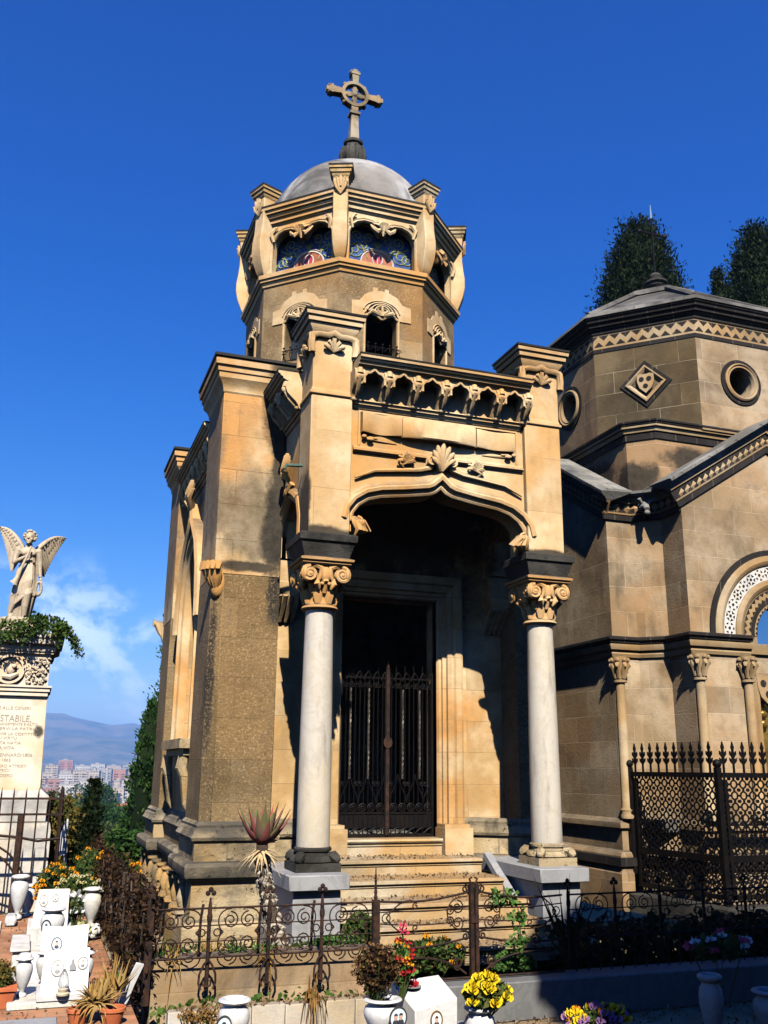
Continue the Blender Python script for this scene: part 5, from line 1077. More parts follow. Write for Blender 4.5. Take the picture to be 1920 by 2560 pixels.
k.ell((0,.01,.03),(.07,.076,.08)); k.xf(Matrix.Translation(o)@hd); k.build('hair',M['statue'],an,60,uv=False)
def wing(s,tip,low,root,name):
    """solid wing with a scalloped trailing edge and three rows of overlapping feathers"""
    k=MB(); r0=Vec(root);t=Vec(tip);l=Vec(low)
    lead=lambda q:r0+(t-r0)*q+Vec((0,0,.085))*math.sin(PI*q)
    trail=lambda q:l+(t-l)*q+Vec((s*-.02,.0,.0))*math.sin(PI*q)
    k.tube([o+lead(i/8) for i in range(9)],[.036,.042,.04,.036,.032,.028,.022,.016,.008],8,flat=.8)
    n=14; pl=[]; 
    for i in range(n+1): pl.append(lead(i/n))
    for i in range(n+1): pl.append(r0.lerp(trail(i/n),.97) if i==0 else lead(i/n).lerp(trail(i/n),.93))
    vs=[]
    for p in pl: vs+=[o+p+Vec((0,.02,0)),o+p+Vec((0,-.004,0))]
    fs=[]
    for i in range(n):
        a,b_=2*i,2*(i+1); c,d=2*(n+1+i),2*(n+1+i+1); fs+=[(a,b_,d,c),(a+1,c+1,d+1,b_+1),(c,d,d+1,c+1)]
    k.add(vs,fs)
    for (m_,f0,f1,wd,off) in ((15,.30,1.03,.026,-.008),(13,.12,.55,.024,-.018),(10,.03,.27,.022,-.026)):
        for i in range(m_):
            q=(i+.3)/m_; a,b_=lead(q),trail(min(1,q+.03)); w=wd*(1.15-.5*q)
            k.tube([o+a.lerp(b_,f0+(f1-f0)*x)+Vec((0,off,0)) for x in (0,.4,.85,1)],[w*.7,w,w*.95,w*.25],7,flat=.4)
    k.build(name,M['statue'],an,60,uv=False)
wing(-1,(-.42,.16,1.30),(-.19,.10,.66),(-.06,.10,.98),'wing'); wing(1,(.47,.52,1.30),(.22,.24,.64),(.08,.10,.98),'wing')
k=MB(); k.tube([o+Vec(p) for p in ((.03,-.155,.99),(.0,-.165,.88),(-.06,-.16,.70),(-.10,-.15,.56),(-.125,-.145,.50),(-.14,-.14,.475))],[.010,.012,.020,.03,.042,.062],12); k.build('trumpet',M['statue'],an,60)
k=MB()
for i in range(26):
    a=2*PI*i/26; k.ell(o+Vec((.175+.035*math.cos(a),-.04,.44+.085*math.sin(a))),(.022,.026,.02),6,5,Matrix.Rotation(a,3,'Y'))
k.build('wreath',M['statue'],an,60); k=MB(); k.tube([o+Vec((-.0,-.078,.80)),o+Vec((.05,-.088,.83)),o+Vec((.09,-.07,.80)),o+Vec((.06,-.09,.78))],.016,7); k.tube([o+Vec((.10*math.cos(a_),.077*math.sin(a_),.80)) for a_ in [i*PI/10 for i in range(20)]],.012,6,True); k.build('belt',M['statue'],an,60)
k=MB(); k.lathe([(.27,-.005),(.265,.02),(.23,.035),(.1,.04)],(o.x-.03,o.y-.02,3.46),20); k.build('rock_base',M['statue'],an,50)
# ================================================================ helpers for the graves
def urn(name,label,cat,loc,h,w,mat,rim=True,n=24,lid=False,group=None,foot=True):
    t=thing(name,label,cat,loc,0,group); k=MB(); r=w/2
    prof=[(r*.52,0),(r*.55,.02*h),(r*.50,.07*h),(r*.28,.10*h),(r*.26,.14*h),(r*.45,.22*h),(r*.75,.40*h),(r*.95,.60*h),(r*.98,.70*h),(r*.90,.80*h),(r*.70,.86*h),(r*.66,.90*h)]
    k.lathe(prof+[(r*.60,.90*h)],loc,n); k.build('body',mat,t,50)
    k=MB(); k.lathe([(r*.64,.885*h),(r*.95,.93*h),(r*1.02,.955*h),(r*.98,.98*h),(r*.80,h),(r*.7,.985*h),(r*.62,.9*h)],loc,n); k.build('rim',mat,t,50)
    if lid: k=MB(); k.lathe([(r*.78,.985*h),(r*.70,1.06*h),(r*.5,1.10*h),(r*.0+.002,1.11*h)],loc,n); k.build('lid',M['oldwhite'],t,50)
    return t
def portrait(par,mp,u,v,ru,rv,bgm,people=1,rimm=None):
    """oval enamel portrait, generic head and shoulders"""
    k=MB(); k.mould(arc(u,v,ru,0,360,22,rv)[:-1],[(0.003,0),(0.003,.009),(-.005,.009),(-.006,.004)],mp,closed=True); q=k.build('portrait_rim',rimm or M['photo_rim'],par,40)
    k=MB(); k.prism(arc(u,v,ru,0,360,22,rv)[:-1],0,.005,mp); k.build('portrait',bgm,q,0)
    ru-=.008; rv-=.008
    for i in range(people):
        c=u+(0 if people==1 else (-.36+.72*i)*ru); s=1 if people==1 else .72
        k=MB(); k.prism(arc(c,v+.14*rv,.34*ru*s,0,360,12,.36*rv*s)[:-1],.005,.009,mp); k.prism([(c-.16*ru*s,v-.35*rv*s),(c+.16*ru*s,v-.35*rv*s),(c+.16*ru*s,v),(c-.16*ru*s,v)],.0045,.0085,mp); k.build('portrait_face',M['skin'],q,0)
        k=MB(); k.prism([(c+x,z) for x,z in arc(0,v+.26*rv,.38*ru*s,8,172,8,.36*rv*s)],.008,.011,mp)
        k.build('portrait_hair',M['suit'],q,0); k=MB()
        k.prism([(c-.62*ru*s,v-.72*rv),(c-.55*ru*s,v-.35*rv),(c-.2*ru*s,v-.15*rv),(c+.2*ru*s,v-.15*rv),(c+.55*ru*s,v-.35*rv),(c+.62*ru*s,v-.72*rv),(c,v-.93*rv if people==1 else v-.8*rv)],.005,.008,mp); k.build('portrait_coat',M['suit'],q,0)
def tilted(x,y,z,tilt,rz=0):
    """frame of a slab leaning back: u along, v up the face, d outwards"""
    m=Matrix.Translation((x,y,z))@Matrix.Rotation(rz,4,'Z')@Matrix.Rotation(-tilt,4,'X')
    return lambda u,v,d:tuple(m@Vec((u,-d,v)))
def lines(par,mp,u0,u1,v0,v1,n,mat=None,h=.006):
    """worn small lettering read as rows of short strokes"""
    k=MB(); rr=random.Random(int((u0+v0)*977))
    for i in range(n):
        v=v1-(v1-v0)*i/max(1,n-1); u=u0+rr.uniform(0,.02)
        while u<u1-.02:
            w=rr.uniform(.008,.03); k.prism([(u,v),(u+w,v),(u+w,v+h),(u,v+h)],.0002,.0012,mp); u+=w+.008
    k.build('worn_lettering',mat or M['greyline'],par,0)
M['greyline']=plain('worn_lead',(.45,.45,.46),(.58,.58,.58),9,.7,0,0)
# brick path between the graves
def slab(name,label,cat,x0,x1,y0,y1,z0,z1,mat,kind=None,bev=.006):
    k=MB(); k.box(x0,x1,y0,y1,z0,z1); ob=k.build(name,mat,None,30,bev); 
    return tag(ob,None if kind else label,None if kind else cat,None,kind)
M['brick']=stone('brick_paving',(.36,.15,.07),(.46,.23,.12),(.30,.13,.06),grime=(.10,.06,.035),gr=.4,bw=.24,bh=.115,mort=(.26,.20,.14),ms=.8,msz=.006,var=.3,bump=.5,topg=0,seed=40)
M['path']=stone('earth_path',(.25,.17,.09),(.34,.25,.15),(.22,.13,.06),gr=.3,bw=0,bump=1.,topg=0,pit=.4,seed=41)
slab('path','','',-1.6,.80,6.0,12.1,-.4,0,M['brick'],'structure')
slab('kerb','long grey stone kerb beside the brick path below the dead climbers','kerb',.765,.865,8.3,13.2,-.3,.035,M['base'],bev=.012)
slab('grave_slab','pale stone slab under the front marble plaque and urn','grave slab',-.02,.44,7.47,8.7,0,.045,M['oldwhite'])
slab('grave_slab','grey slab at the bottom left corner beyond the brick strip','grave slab',-.5,.30,6.2,7.18,0,.012,M['greymarble'])
slab('grave_slab','white slab strip at the left edge beside the brick path','grave slab',-.6,-.16,10.3,11.4,0,.03,M['oldwhite'])
# front plaque on a stepped stand: two portraits and a dark relief
t=thing('grave_plaque','white marble grave plaque with two oval portraits and a dark veiled figure','grave plaque',(.34,7.6,.045))
k=MB(); k.box(.165,.50,7.46,7.80,.045,.085); k.build('stand',M['white'],t,30,.004)
mp=tilted(.345,7.56,.085,R(28)); k=MB(); k.prism([(-.158,0),(.158,0),(.160,.285),(.02,.30),(-.148,.27)],-.025,0,mp); pl=k.build('tablet',M['white'],t,30,.003)
k=MB(); k.prism([(.0,.0),(.16,.0),(.162,.285),(.0,.285)],.0,.006,mp); k.build('right_page',M['white'],pl,30)
portrait(pl,mp,-.052,.155,.040,.052,M['enamelw']); mp2=lambda u,v,d:mp(u,v,d+.006); portrait(pl,mp2,.118,.178,.032,.040,M['enamelw'])
k=MB(); k.prism([(.028,.13),(.072,.13),(.074,.155),(.060,.18),(.058,.20),(.05,.21),(.042,.20),(.040,.18),(.028,.16)],.006,.018,mp); k.build('veiled_figure',M['suit'],pl,30)
lines(pl,mp,-.14,-.01,.02,.09,4); lines(pl,mp2,.02,.14,.03,.11,4)
# votive lamp
t=thing('votive_lamp','small glass votive lamp on a beige foot before the front plaque','lamp',(.335,7.45,.085))
k=MB(); k.lathe([(.043,0),(.045,.012),(.03,.02),(.034,.03),(.036,.04),(.026,.046)],(.335,7.45,.085),18); k.build('foot',M['creamstone'] if 'creamstone' in M else M.setdefault('creamstone',marble('cream_stone',(.55,.48,.33),(.45,.36,.22),rough=.4)),t,40)
gl=plain('clear_glass',(.75,.78,.78),(.7,.74,.75),6,.08,0,0,trans=.85)
k=MB(); k.lathe([(.024,.046),(.036,.06),(.038,.085),(.028,.12),(.016,.15),(.004,.165)],(.335,7.45,.085),18); k.build('globe',gl,t,60)
urn('urn','white marble urn with a domed cream lid on the front slab','urn',(.07,7.68,.045),.255,.125,M['white'],lid=True)
t=urn('urn','grey-white urn with a wide beige rim behind the front plaque','urn',(.215,7.95,.045),.24,.13,M['oldwhite'])
t=urn('urn','white dish-topped urn at the right corner of the front plaque','urn',(.50,7.95,.0),.27,.125,M['white'])
# second plaque: an open book with a blue portrait
t=thing('grave_plaque','open marble book with one blue oval portrait behind the front plaque','grave plaque',(.36,8.55,0))
k=MB(); k.box(.18,.56,8.45,8.85,0,.15); k.build('stand',M['white'],t,30,.004)
mp=tilted(.36,8.48,.15,R(38)); k=MB(); k.prism([(-.185,0),(0,-.012),(.175,0),(.19,.27),(0,.255),(-.17,.27)],-.025,0,mp); pl=k.build('book',M['white'],t,30,.003)
portrait(pl,mp,-.055,.105,.036,.052,M['enamel']); lines(pl,mp,.03,.15,.06,.20,6); lines(pl,mp,-.15,-.10,.17,.22,2)
k=MB(); k.prism([(-.17,0),(.17,0),(.17,.20),(-.17,.20)],-.02,0,tilted(.27,8.30,.045,R(35),R(8))); tag(k.build('marble_slab',M['white'],None,30,.004),'plain white marble slab lying under the open book','marble slab')
t=urn('urn','white urn with an oval portrait on its shoulder behind the open book','urn',(.27,8.95,.12),.34,.20,M['white']); portrait(t,tilted(.225,8.855,.27,R(-6),R(-20)),0,.05,.036,.055,M['enamel'])
k=MB(); k.box(.10,.44,8.80,9.5,0,.12); tag(k.build('grave_block',M['oldwhite'],None,30,.006),'white marble block carrying the portrait urn','grave block')
t=thing('grave_plaque','pale leaning slab with two portraits at the back of the brick path','grave plaque',(.24,9.9,0))
mp=tilted(.27,9.6,.20,R(30)); k=MB(); k.prism([(-.165,0),(.15,0),(.15,.36),(-.12,.36)],-.03,0,mp); pl=k.build('slab',M['oldwhite'],t,30,.004); portrait(pl,mp,-.07,.25,.032,.048,M['enamelw']); portrait(pl,mp,.03,.27,.022,.032,M['enamelw']); lines(pl,mp,-.10,.08,.05,.15,4)
k=MB(); k.box(.08,.46,9.6,10.2,0,.21); k.build('stand',M['oldwhite'],t,30,.005)
k=MB(); k.box(-.02,.10,8.75,9.45,0,.16); k.box(-.04,.11,8.72,9.47,.16,.18); tag(k.build('grave_trough',M['oldwhite'],None,30,.006),'narrow grey-white marble trough beside the brick path','trough')
urn('urn','tall white urn with a flared rim near the railing post','urn',(-.02,11.6,0.02),.44,.19,M['white']); urn('urn','smaller white urn half hidden behind the tall urn','urn',(.09,11.9,0.0),.33,.13,M['white'])
k=MB(); k.box(-.13,-.02,11.15,11.45,0,.10); tag(k.build('marble_block',M['white'],None,30,.02),'small white marble block lying at the foot of the tall urn','marble block')
urn('urn','white urn decorated with blossom beside the kerb','urn',(.66,10.25,.10),.36,.18,M['oldwhite'])
k=MB()
for i in range(16): a=rnd.uniform(0,6.28); k.ell((.64+.10*math.cos(a),10.2+.1*math.sin(a),.04+rnd.uniform(0,.07)),rnd.uniform(.02,.05),7,5)
tag(k.build('rock_cluster',M['oldwhite'],None,50),'knobbly whitish rock base under the blossom urn','rock')
k=MB(); c0=Vec((.44,12.9,.55)); k.tube([c0,c0+Vec((-.01,0,.10)),c0+Vec((-.02,0,.22)),c0+Vec((.0,0,.34)),c0+Vec((.015,0,.42))],[.05,.055,.04,.03,.012],9); k.tube([c0+Vec((.02,0,0)),c0+Vec((.04,0,-.15)),c0+Vec((.055,0,-.22))],[.02,.018,.01],6)
for i in range(5): k.ell(c0+Vec((-.035+.01*i,-.03,.05+.06*i)),(.025,.02,.03),6,5)
tag(k.build('cherub_figurine',M['white'],None,60),'slim white figurine rising from the orange flowers','figurine')
mp=tilted(.79,7.42,.0,R(-6),R(4)); k=MB(); k.prism([(-.09,.02),(-.02,.0),(.02,.13),(.075,.26),(.02,.275),(-.03,.16)],-.02,.0,mp); tag(k.build('marble_fragment',M['white'],None,30,.003),'broken angular white marble fragment against the dead climbers','marble fragment')
for (x,y,z,r,h,lab) in ((-.075,7.63,.0,.085,.10,'square terracotta pot with a bush at the left edge'),(.42,7.0,.0,.07,.07,'terracotta pot rim under the straw flowers, left one'),(.63,6.92,.0,.08,.08,'terracotta pot with straw flowers, right one')):
    t=thing('flower_pot',lab,'flower pot',(x,y,z)); k=MB()
    if h>.09: k.box(x-r,x+r,y-r,y+r,z,z+h+.03,-.02); k.box(x-r-.03,x+r+.03,y-r-.03,y+r+.03,z+h+.01,z+h+.035)
    else: k.lathe([(r*.7,0),(r*.95,h),(r*1.05,h),(r*1.05,h+.025),(r*.9,h+.025),(r*.85,h-.01)],(x,y,z),18)
    k.build('pot',M['terracotta'],t,35,.003)
# ---------------------------------------------------------------- foreground row
slab('grave_slab','low grey grave slab carrying the foreground urns','grave slab',.8,3.0,5.4,6.42,-.3,-.02,M['greymarble'])
t=urn('urn','white urn with an oval portrait of a dark-haired person, left of the foreground','urn',(1.245,6.05,-.02),.315,.19,M['white']); portrait(t,tilted(1.165,5.955,.09,R(-4),R(6)),0,.075,.045,.06,M['enamel'])
t=urn('urn','white urn with a round double portrait holding dried flowers','urn',(2.17,6.05,-.02),.26,.24,M['white']); portrait(t,tilted(2.215,5.90,.09,R(0),R(12)),0,.065,.058,.058,M['enamel'],2)
t=thing('grave_box','white marble box with a sloping top, oval portrait and rose hole','grave box',(2.49,6.1,-.02))
k=MB(); k.add([(2.36,5.98,-.02),(2.645,5.98,-.02),(2.645,6.30,-.02),(2.31,6.30,-.02),(2.36,5.98,.165),(2.645,5.98,.225),(2.645,6.28,.30),(2.31,6.28,.275)],[(0,3,2,1),(4,5,6,7),(0,1,5,4),(1,2,6,5),(2,3,7,6),(3,0,4,7)]); bx=k.build('box',M['white'],t,30,.006)
portrait(bx,tilted(2.50,5.979,.095,0),0,.01,.036,.05,M['enamelw'],1,plain('gilt_rim',(.30,.18,.06),(.4,.25,.1),9,.35,.8,0))
k=MB(); k.lathe([(.055,-.004),(.058,.004),(.045,.004),(.042,-.004)],(2.42,6.18,.262),18); k.build('flower_hole',M['greymarble'],bx,40)
t=urn('urn','white urn filled with yellow chrysanthemums','urn',(2.83,6.05,-.18),.33,.20,M['white'])
k=MB(); k.box(2.7,3.0,5.9,6.2,-.3,-.18); tag(k.build('grave_block',M['oldwhite'],None,30,.006),'small stone block under the chrysanthemum urn','grave block')
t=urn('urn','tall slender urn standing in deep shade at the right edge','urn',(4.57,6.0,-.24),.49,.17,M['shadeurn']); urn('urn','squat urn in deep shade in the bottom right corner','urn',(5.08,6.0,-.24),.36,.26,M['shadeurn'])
t=thing('flower_bowl','low stone bowl of orange and purple flowers in the foreground','flower bowl',(3.62,6.0,-.25)); k=MB(); k.lathe([(.1,0),(.16,.1),(.22,.18),(.235,.2),(.2,.2),(.18,.16)],(3.62,6.0,-.25),20); k.build('bowl',M['greymarble'],t,40)
# ================================================================ vegetation
rg_=np.random.default_rng(5)
def leaves(name,mat,par,P,size,asp=.45,up=0.,jit=.35,D=None):
    """one mesh of small folded leaves at points P; up biases their axis towards +z (or along D)"""
    P=np.asarray(P,float); n=len(P); org=np.zeros(3); q=par
    while q is not None: org+=np.array(q.location); q=q.parent
    a=rg_.normal(size=(n,3)); a/=np.linalg.norm(a,axis=1)[:,None]
    if D is not None: a=a*(1-up)+D*up
    else: a[:,2]+=up*2
    a/=np.linalg.norm(a,axis=1)[:,None]
    b=rg_.normal(size=(n,3)); b-=a*np.sum(a*b,1)[:,None]; b/=np.linalg.norm(b,axis=1)[:,None]
    c=np.cross(a,b); s=size*(1+jit*rg_.uniform(-1,1,n))[:,None]
    P=P-org
    V=np.stack([P-a*s*.5,P+b*s*asp*.5+c*s*.06,P+a*s*.5,P-b*s*asp*.5+c*s*.06],1).reshape(-1,3)
    me=bpy.data.meshes.new(name); me.vertices.add(4*n); me.vertices.foreach_set('co',V.ravel())
    me.loops.add(4*n); me.loops.foreach_set('vertex_index',np.arange(4*n,dtype=np.int32)); me.polygons.add(n)
    me.polygons.foreach_set('loop_start',np.arange(0,4*n,4,dtype=np.int32)); me.polygons.foreach_set('loop_total',np.full(n,4,dtype=np.int32))
    me.update(); me.validate(); me.materials.append(mat); o=bpy.data.objects.new(name,me); C.objects.link(o)
    if par is not None: o.parent=par
    return o
def ellpts(n,c,r,shell=.55):
    d=rg_.normal(size=(n,3)); d/=np.linalg.norm(d,axis=1)[:,None]; k=(shell+(1-shell)*rg_.uniform(0,1,n)**.7)[:,None]
    return np.asarray(c)+d*k*np.asarray(r)
def clumps(centres,n,r):
    c=np.repeat(np.asarray(centres,float),n,0); return c+rg_.normal(size=c.shape)*np.asarray(r)
def cypress(name,label,x,y,z0,h,r,mat,n,leaf,zvis=0.,group=None,bulge=.35,cone=0.):
    t=thing(name,label,'cypress tree',(x,y,z0),0,group)
    k=MB(); k.tube([(x,y,z0),(x+.02*h*.3,y,z0+h*.4),(x,y,z0+h*.92)],[r*.16,r*.10,.02],8); k.build('trunk',M['bark'],t,40)
    nc=n//45; u=rg_.uniform(zvis,1,nc*3); 
    prof=lambda u:(np.clip((1-u),0,1)**(.62+cone*.4))*np.clip((u+.02)/bulge,0,1)**.35
    w=prof(u)+.05; keep=rg_.uniform(0,1,len(u))<w/w.max(); u=u[keep][:nc]; a=rg_.uniform(0,2*PI,len(u))
    lump=1+.10*np.sin(a*3+u*9)+.09*np.sin(a*5-u*21)+.07*rg_.normal(size=len(u)).clip(-1.6,1.6)
    rr=r*prof(u)*lump*(.72+.28*rg_.uniform(0,1,len(u))**.5)
    ctr=np.stack([x+rr*np.cos(a),y+rr*np.sin(a),z0+u*h],1)
    sp=max(.04,r*.055); P=clumps(ctr,45,(sp,sp,sp*1.5)); P[:,2]=np.minimum(P[:,2],z0+h*1.005); D=np.tile([0,0,1.],(len(P),1))
    core=np.stack([x+(.0*P[:,0]),y+0*P[:,0],P[:,2]],1); D=D*.8+(P-core)/np.linalg.norm(P-core+1e-6,axis=1)[:,None]*.45
    leaves('crown',mat,t,P,leaf,.42,.6,.4,D)
    k=MB(); pts=[(x,y,z0+h*(zvis+(.96-zvis)*i/8)) for i in range(9)]; k.tube(pts,[float(r*.93*prof(np.array([max(.03,zvis+(.96-zvis)*i/8)]))[0])+.01 for i in range(9)],9); k.build('inner_branches',M['darkcypress'],t,0,uv=False)
    return t
cypress('cypress','tall dark broad cypress rising directly behind the lattice tomb roof',16.1,22,0,18.1,3.3,M['darkcypress'],80000,.115,.62,bulge=.25,cone=-.15)
cypress('cypress','dark cypress cut by the right edge, tallest of the right-hand group',20.75,22,0,19.0,3.5,M['darkcypress'],48000,.12,.68,cone=.0)
cypress('cypress','short dark cypress tip between the two tall right-hand cypresses',19.1,22,0,17.2,1.5,M['darkcypress'],14000,.11,.75,cone=.3)
cypress('cypress','tall bright green cypress pressed against the ochre mausoleum flank',3.25,20,-1,8.5,1.38,M['cypress'],64000,.085,.0,bulge=.2)
cypress('cypress','slim green cypress spire in front of the tall left cypress',1.98,18.5,-1,3.85,.48,M['cypress'],16000,.085,.0,bulge=.3)
cypress('cypress','narrow blackish cypress between the hedge and the town view',.80,14.0,-.8,2.22,.16,M['darkcypress'],9000,.06,.0,bulge=.15,cone=-.6)
# climber hedge, bushes and far trees
def bush(name,label,cat,c,r,mat,n,leaf,group=None,trunk=0,nb=9,ground=None):
    t=thing(name,label,cat,(c[0],c[1],c[2]-r[2]-trunk),0,group)
    ctr=ellpts(nb,c,np.array(r)*.55,.5); P=np.concatenate([ellpts(n//nb,q,np.array(r)*rg_.uniform(.38,.6),.6) for q in ctr])
    leaves('crown' if trunk else 'foliage',mat,t,P,leaf,.55,.1)
    k=MB(); z=c[2]-r[2]-trunk; k.tube([(c[0],c[1],z),(c[0],c[1],c[2]-r[2]*.2)],[max(.02,r[0]*.09),.01],6)
    for q in ctr[:6]: k.tube([(c[0],c[1],c[2]-r[2]*.6),tuple((np.array(c)*.4+q*.6)),tuple(q)],[max(.012,r[0]*.05),.01,.006],5)
    k.build('trunk' if trunk else 'stems',M['bark'],t,0); return t
t=thing('climber_hedge','yellowing climber hedge hanging on a fence between monument and black cypress','hedge',(.45,14.3,-.4))
ctr=np.stack([rg_.uniform(.22,.62,60),rg_.uniform(14.0,14.5,60),rg_.uniform(-.4,1.05,60)],1); ctr=ctr[ctr[:,2]<1.25-.5*np.abs(ctr[:,0]-.5)]
leaves('foliage',M['hedge'],t,clumps(ctr,190,(.07,.09,.10)),.055,.6); k=MB()
for i in range(7): k.tube([(.3+.07*i,14.5,-.5),(.32+.06*i,14.45,.4),(.3+.08*i,14.4,1.05)],.012,5)
k.build('stems',M['bark'],t,0)
bush('bush','dark shrub mass low behind the orange marigolds','shrub',(1.0,14.6,.15),(.40,.4,.42),M['bush'],5000,.06); bush('bush','dark evergreen shrub filling the gap beside the mausoleum footing','shrub',(1.45,17.0,.1),(.6,.5,.7),M['cypress'],7000,.08)
bush('bush','yellow-green shrub on the slope under the town','shrub',(1.45,22,-.6),(.6,.6,.65),M['hedge'],5000,.10)
for i,(x,y,z,rx,rz,mt,lab) in enumerate(((2.2,34,-1.5,1.4,1.3,'bush','round green tree on the slope left of the cypress'),(4.0,60,-3.2,2.2,1.7,'bush','broad mid-green tree below the white villa'),(.6,46,-1.55,1.7,1.5,'bush','green tree just over the climber hedge'),(5.6,75,-2.6,2.0,1.9,'cypress','dark green tree crown before the white villa'),(8.5,95,-5.2,3.2,2.0,'bush','spreading green tree lowest on the slope'),(4.4,48,-2.2,2.0,1.5,'bush','green treetop beside the cypress spire'),(10.5,180,-4.2,5.0,4.2,'cypress','dark rounded trees clump at the foot of the town'),(2.6,120,-4.0,4.5,3.0,'bush','low green tree at the edge of the town'),(17,190,-7.5,5.5,4.,'bush','green tree beside the far white villa'))):
    bush('tree',lab,'tree',(x,y,z),(rx,rx,rz),M[mt],4200,.085*rx/1.0+.03,None,trunk=rz*1.2,nb=12)
# ivy on the monument
t=thing('ivy','green ivy sprawling over the monument cornice and trailing off its right corner','ivy',(-.2,12.95,3.27))
ctr=[]
for i in range(95):
    x=.22-.8*rg_.uniform(0,1)**1.5; sag=rg_.uniform(0,1)**2.2*(.45+.55*rg_.uniform(0,1)); ctr.append((x,12.86-.12*rg_.uniform(0,1)-.04*sag,3.38-.33*sag+(.06 if -.25<x<.1 else -.02)))
for i in range(40): x=rg_.uniform(-.2,.2); ctr.append((x,12.95+rg_.uniform(0,.4),3.33+.12*rg_.uniform(0,1)*(1-abs(x)/.25)))
for i in range(26): q=i/25; ctr.append((.20+.20*q,12.9,3.30-.06*q-.26*q*q+rg_.uniform(-.03,.05)*(1-q)))
leaves('foliage',M['ivy'],t,clumps(ctr,13,(.03,.03,.03)),.042,.85); k=MB(); k.tube([(.15,12.9,3.33),(.28,12.88,3.24),(.40,12.88,3.02)],.006,5); k.tube([(-.6,12.85,3.2),(-.2,12.83,3.3),(.2,12.85,3.28)],.006,5); k.tube([(-.22,12.82,3.25),(-.2,12.80,3.0)],.004,4); k.build('stems',M['bark'],t,0)
# dead climbers on the side railing
t=thing('dead_climber','tangled brown dead climber covering the side railing','climber',(.86,10,0))
n=520; y=7.6+5.2*rg_.uniform(0,1,n)**1.15; ctr=np.stack([.885-.02*(y-7.6)+rg_.normal(size=n)*.035,y,rg_.uniform(-.05,.72,n)],1)
leaves('dead_leaves',M['deadleaf'] if 'deadleaf' in M else M.setdefault('deadleaf',leafy('dead_leaf',(.035,.020,.010),(.07,.035,.014),(.13,.06,.02),9)),t,clumps(ctr,20,(.03,.05,.05)),.045,.5)
k=MB()
for i in range(40):
    y0=7.65+rnd.uniform(0,4.8); k.tube([(.89-.02*(y0-7.6),y0,-.1),(.86-.02*(y0-7.6)+rnd.uniform(-.06,.06),y0+rnd.uniform(-.2,.2),.3),(.87-.02*(y0-7.6)+rnd.uniform(-.06,.06),y0+rnd.uniform(-.3,.3),rnd.uniform(.5,.75))],rnd.uniform(.005,.012),5)
k.build('stems',M['bark'],t,0)
# aloe on a tall scaly stem
t=thing('aloe','grey-green and red aloe rosette on a tall scaly grey stem beside the left plinth','aloe',(2.11,8.3,.0))
k=MB(); pts=bez((2.12,8.3,0),(2.06,8.3,.30),(1.90,8.3,.55),(1.875,8.28,.98),14); k.tube(pts,[.075-.025*i/14 for i in range(15)],10); k.build('stem',M['bark'],t,40)
k=MB()
for i in range(230):
    q=rnd.uniform(.0,.97); j=min(13,int(q*14)); p=Vec(pts[j]).lerp(Vec(pts[j+1]),q*14-j); a=rnd.uniform(0,6.28); r_=.075-.025*q; d=Vec((math.cos(a),math.sin(a),0))
    k.tube([p+d*r_*.9,p+d*(r_+.018)+Vec((0,0,-.02)),p+d*(r_+.012)+Vec((0,0,-.05))],[.014,.016,.004],5,flat=.5)
k.build('old_leaf_scales',plain('aloe_bark',(.40,.35,.27),(.20,.16,.11),20,.9,0,.5),t,0)
def blade(k,p,d,L,w,curve,n=6):
    d=Vec(d).normalized(); P=[];rr=[]
    for i in range(n+1):
        q=i/n; P.append(Vec(p)+d*L*q+Vec((0,0,curve*q*q))); rr.append(w*(1-q**1.6)*(.75+.6*min(q*3,1)*(1-q))+.001)
    k.tube(P,rr,6,flat=.45)
top=Vec((1.875,8.28,.98)); G=MB();Rd=MB();Dr=MB()
for i in range(34):
    a=i*2.4; el=.45+1.0*(i/34); d=Vec((math.cos(a)*math.cos(el),math.sin(a)*math.cos(el),math.sin(el)))
    blade(Rd if (i%4==0 or i<4) else G,top+d*.02,d,rnd.uniform(.19,.28),.050,.13 if el<1. else .02)
for i in range(30):
    a=i*2.4+.5; d=Vec((math.cos(a),math.sin(a),rnd.uniform(-.25,.25))); blade(Dr,top+Vec((0,0,-.03-.002*i)),d,rnd.uniform(.12,.24),.014,-rnd.uniform(.06,.16))
G.build('green_leaves',M['aloe'],t,60,uv=False); Rd.build('red_leaves',M['aloered'],t,60,uv=False); Dr.build('withered_leaves',plain('withered_aloe',(.50,.38,.20),(.36,.22,.10),14,.9),t,60,uv=False)
# bed plants
def tuft(name,label,cat,c,n,L,w,mat,spread=.9,droop=.12,group=None):
    t=thing(name,label,cat,c,0,group); k=MB()
    for i in range(n):
        a=rnd.uniform(0,6.28); el=rnd.uniform(.35,1.45); d=Vec((math.cos(a)*math.cos(el)*spread,math.sin(a)*math.cos(el)*spread,math.sin(el))); blade(k,Vec(c)+Vec((rnd.uniform(-.04,.04),rnd.uniform(-.03,.03),0)),d,L*rnd.uniform(.6,1.1),w,-droop*rnd.uniform(.3,1.2)*L*4*math.cos(el),5)
    k.build('leaves',mat,t,60,uv=False); return t
tuft('strap_plant','clump of broad fresh green strap leaves in the bed, left one','plant',(1.60,7.85,.16),22,.20,.018,M['green'])
tuft('strap_plant','clump of broad fresh green strap leaves in the bed near the aloe stem','plant',(1.80,7.85,.16),22,.24,.020,M['green'])
tuft('strap_plant','small green tuft by the left end of the bed','plant',(1.02,7.9,.16),14,.28,.008,M['green']); tuft('dry_grass','straw-coloured dry strands hanging over the bed wall, left end','dry grass',(1.10,7.72,.20),26,.20,.005,M['straw'],1,.35)
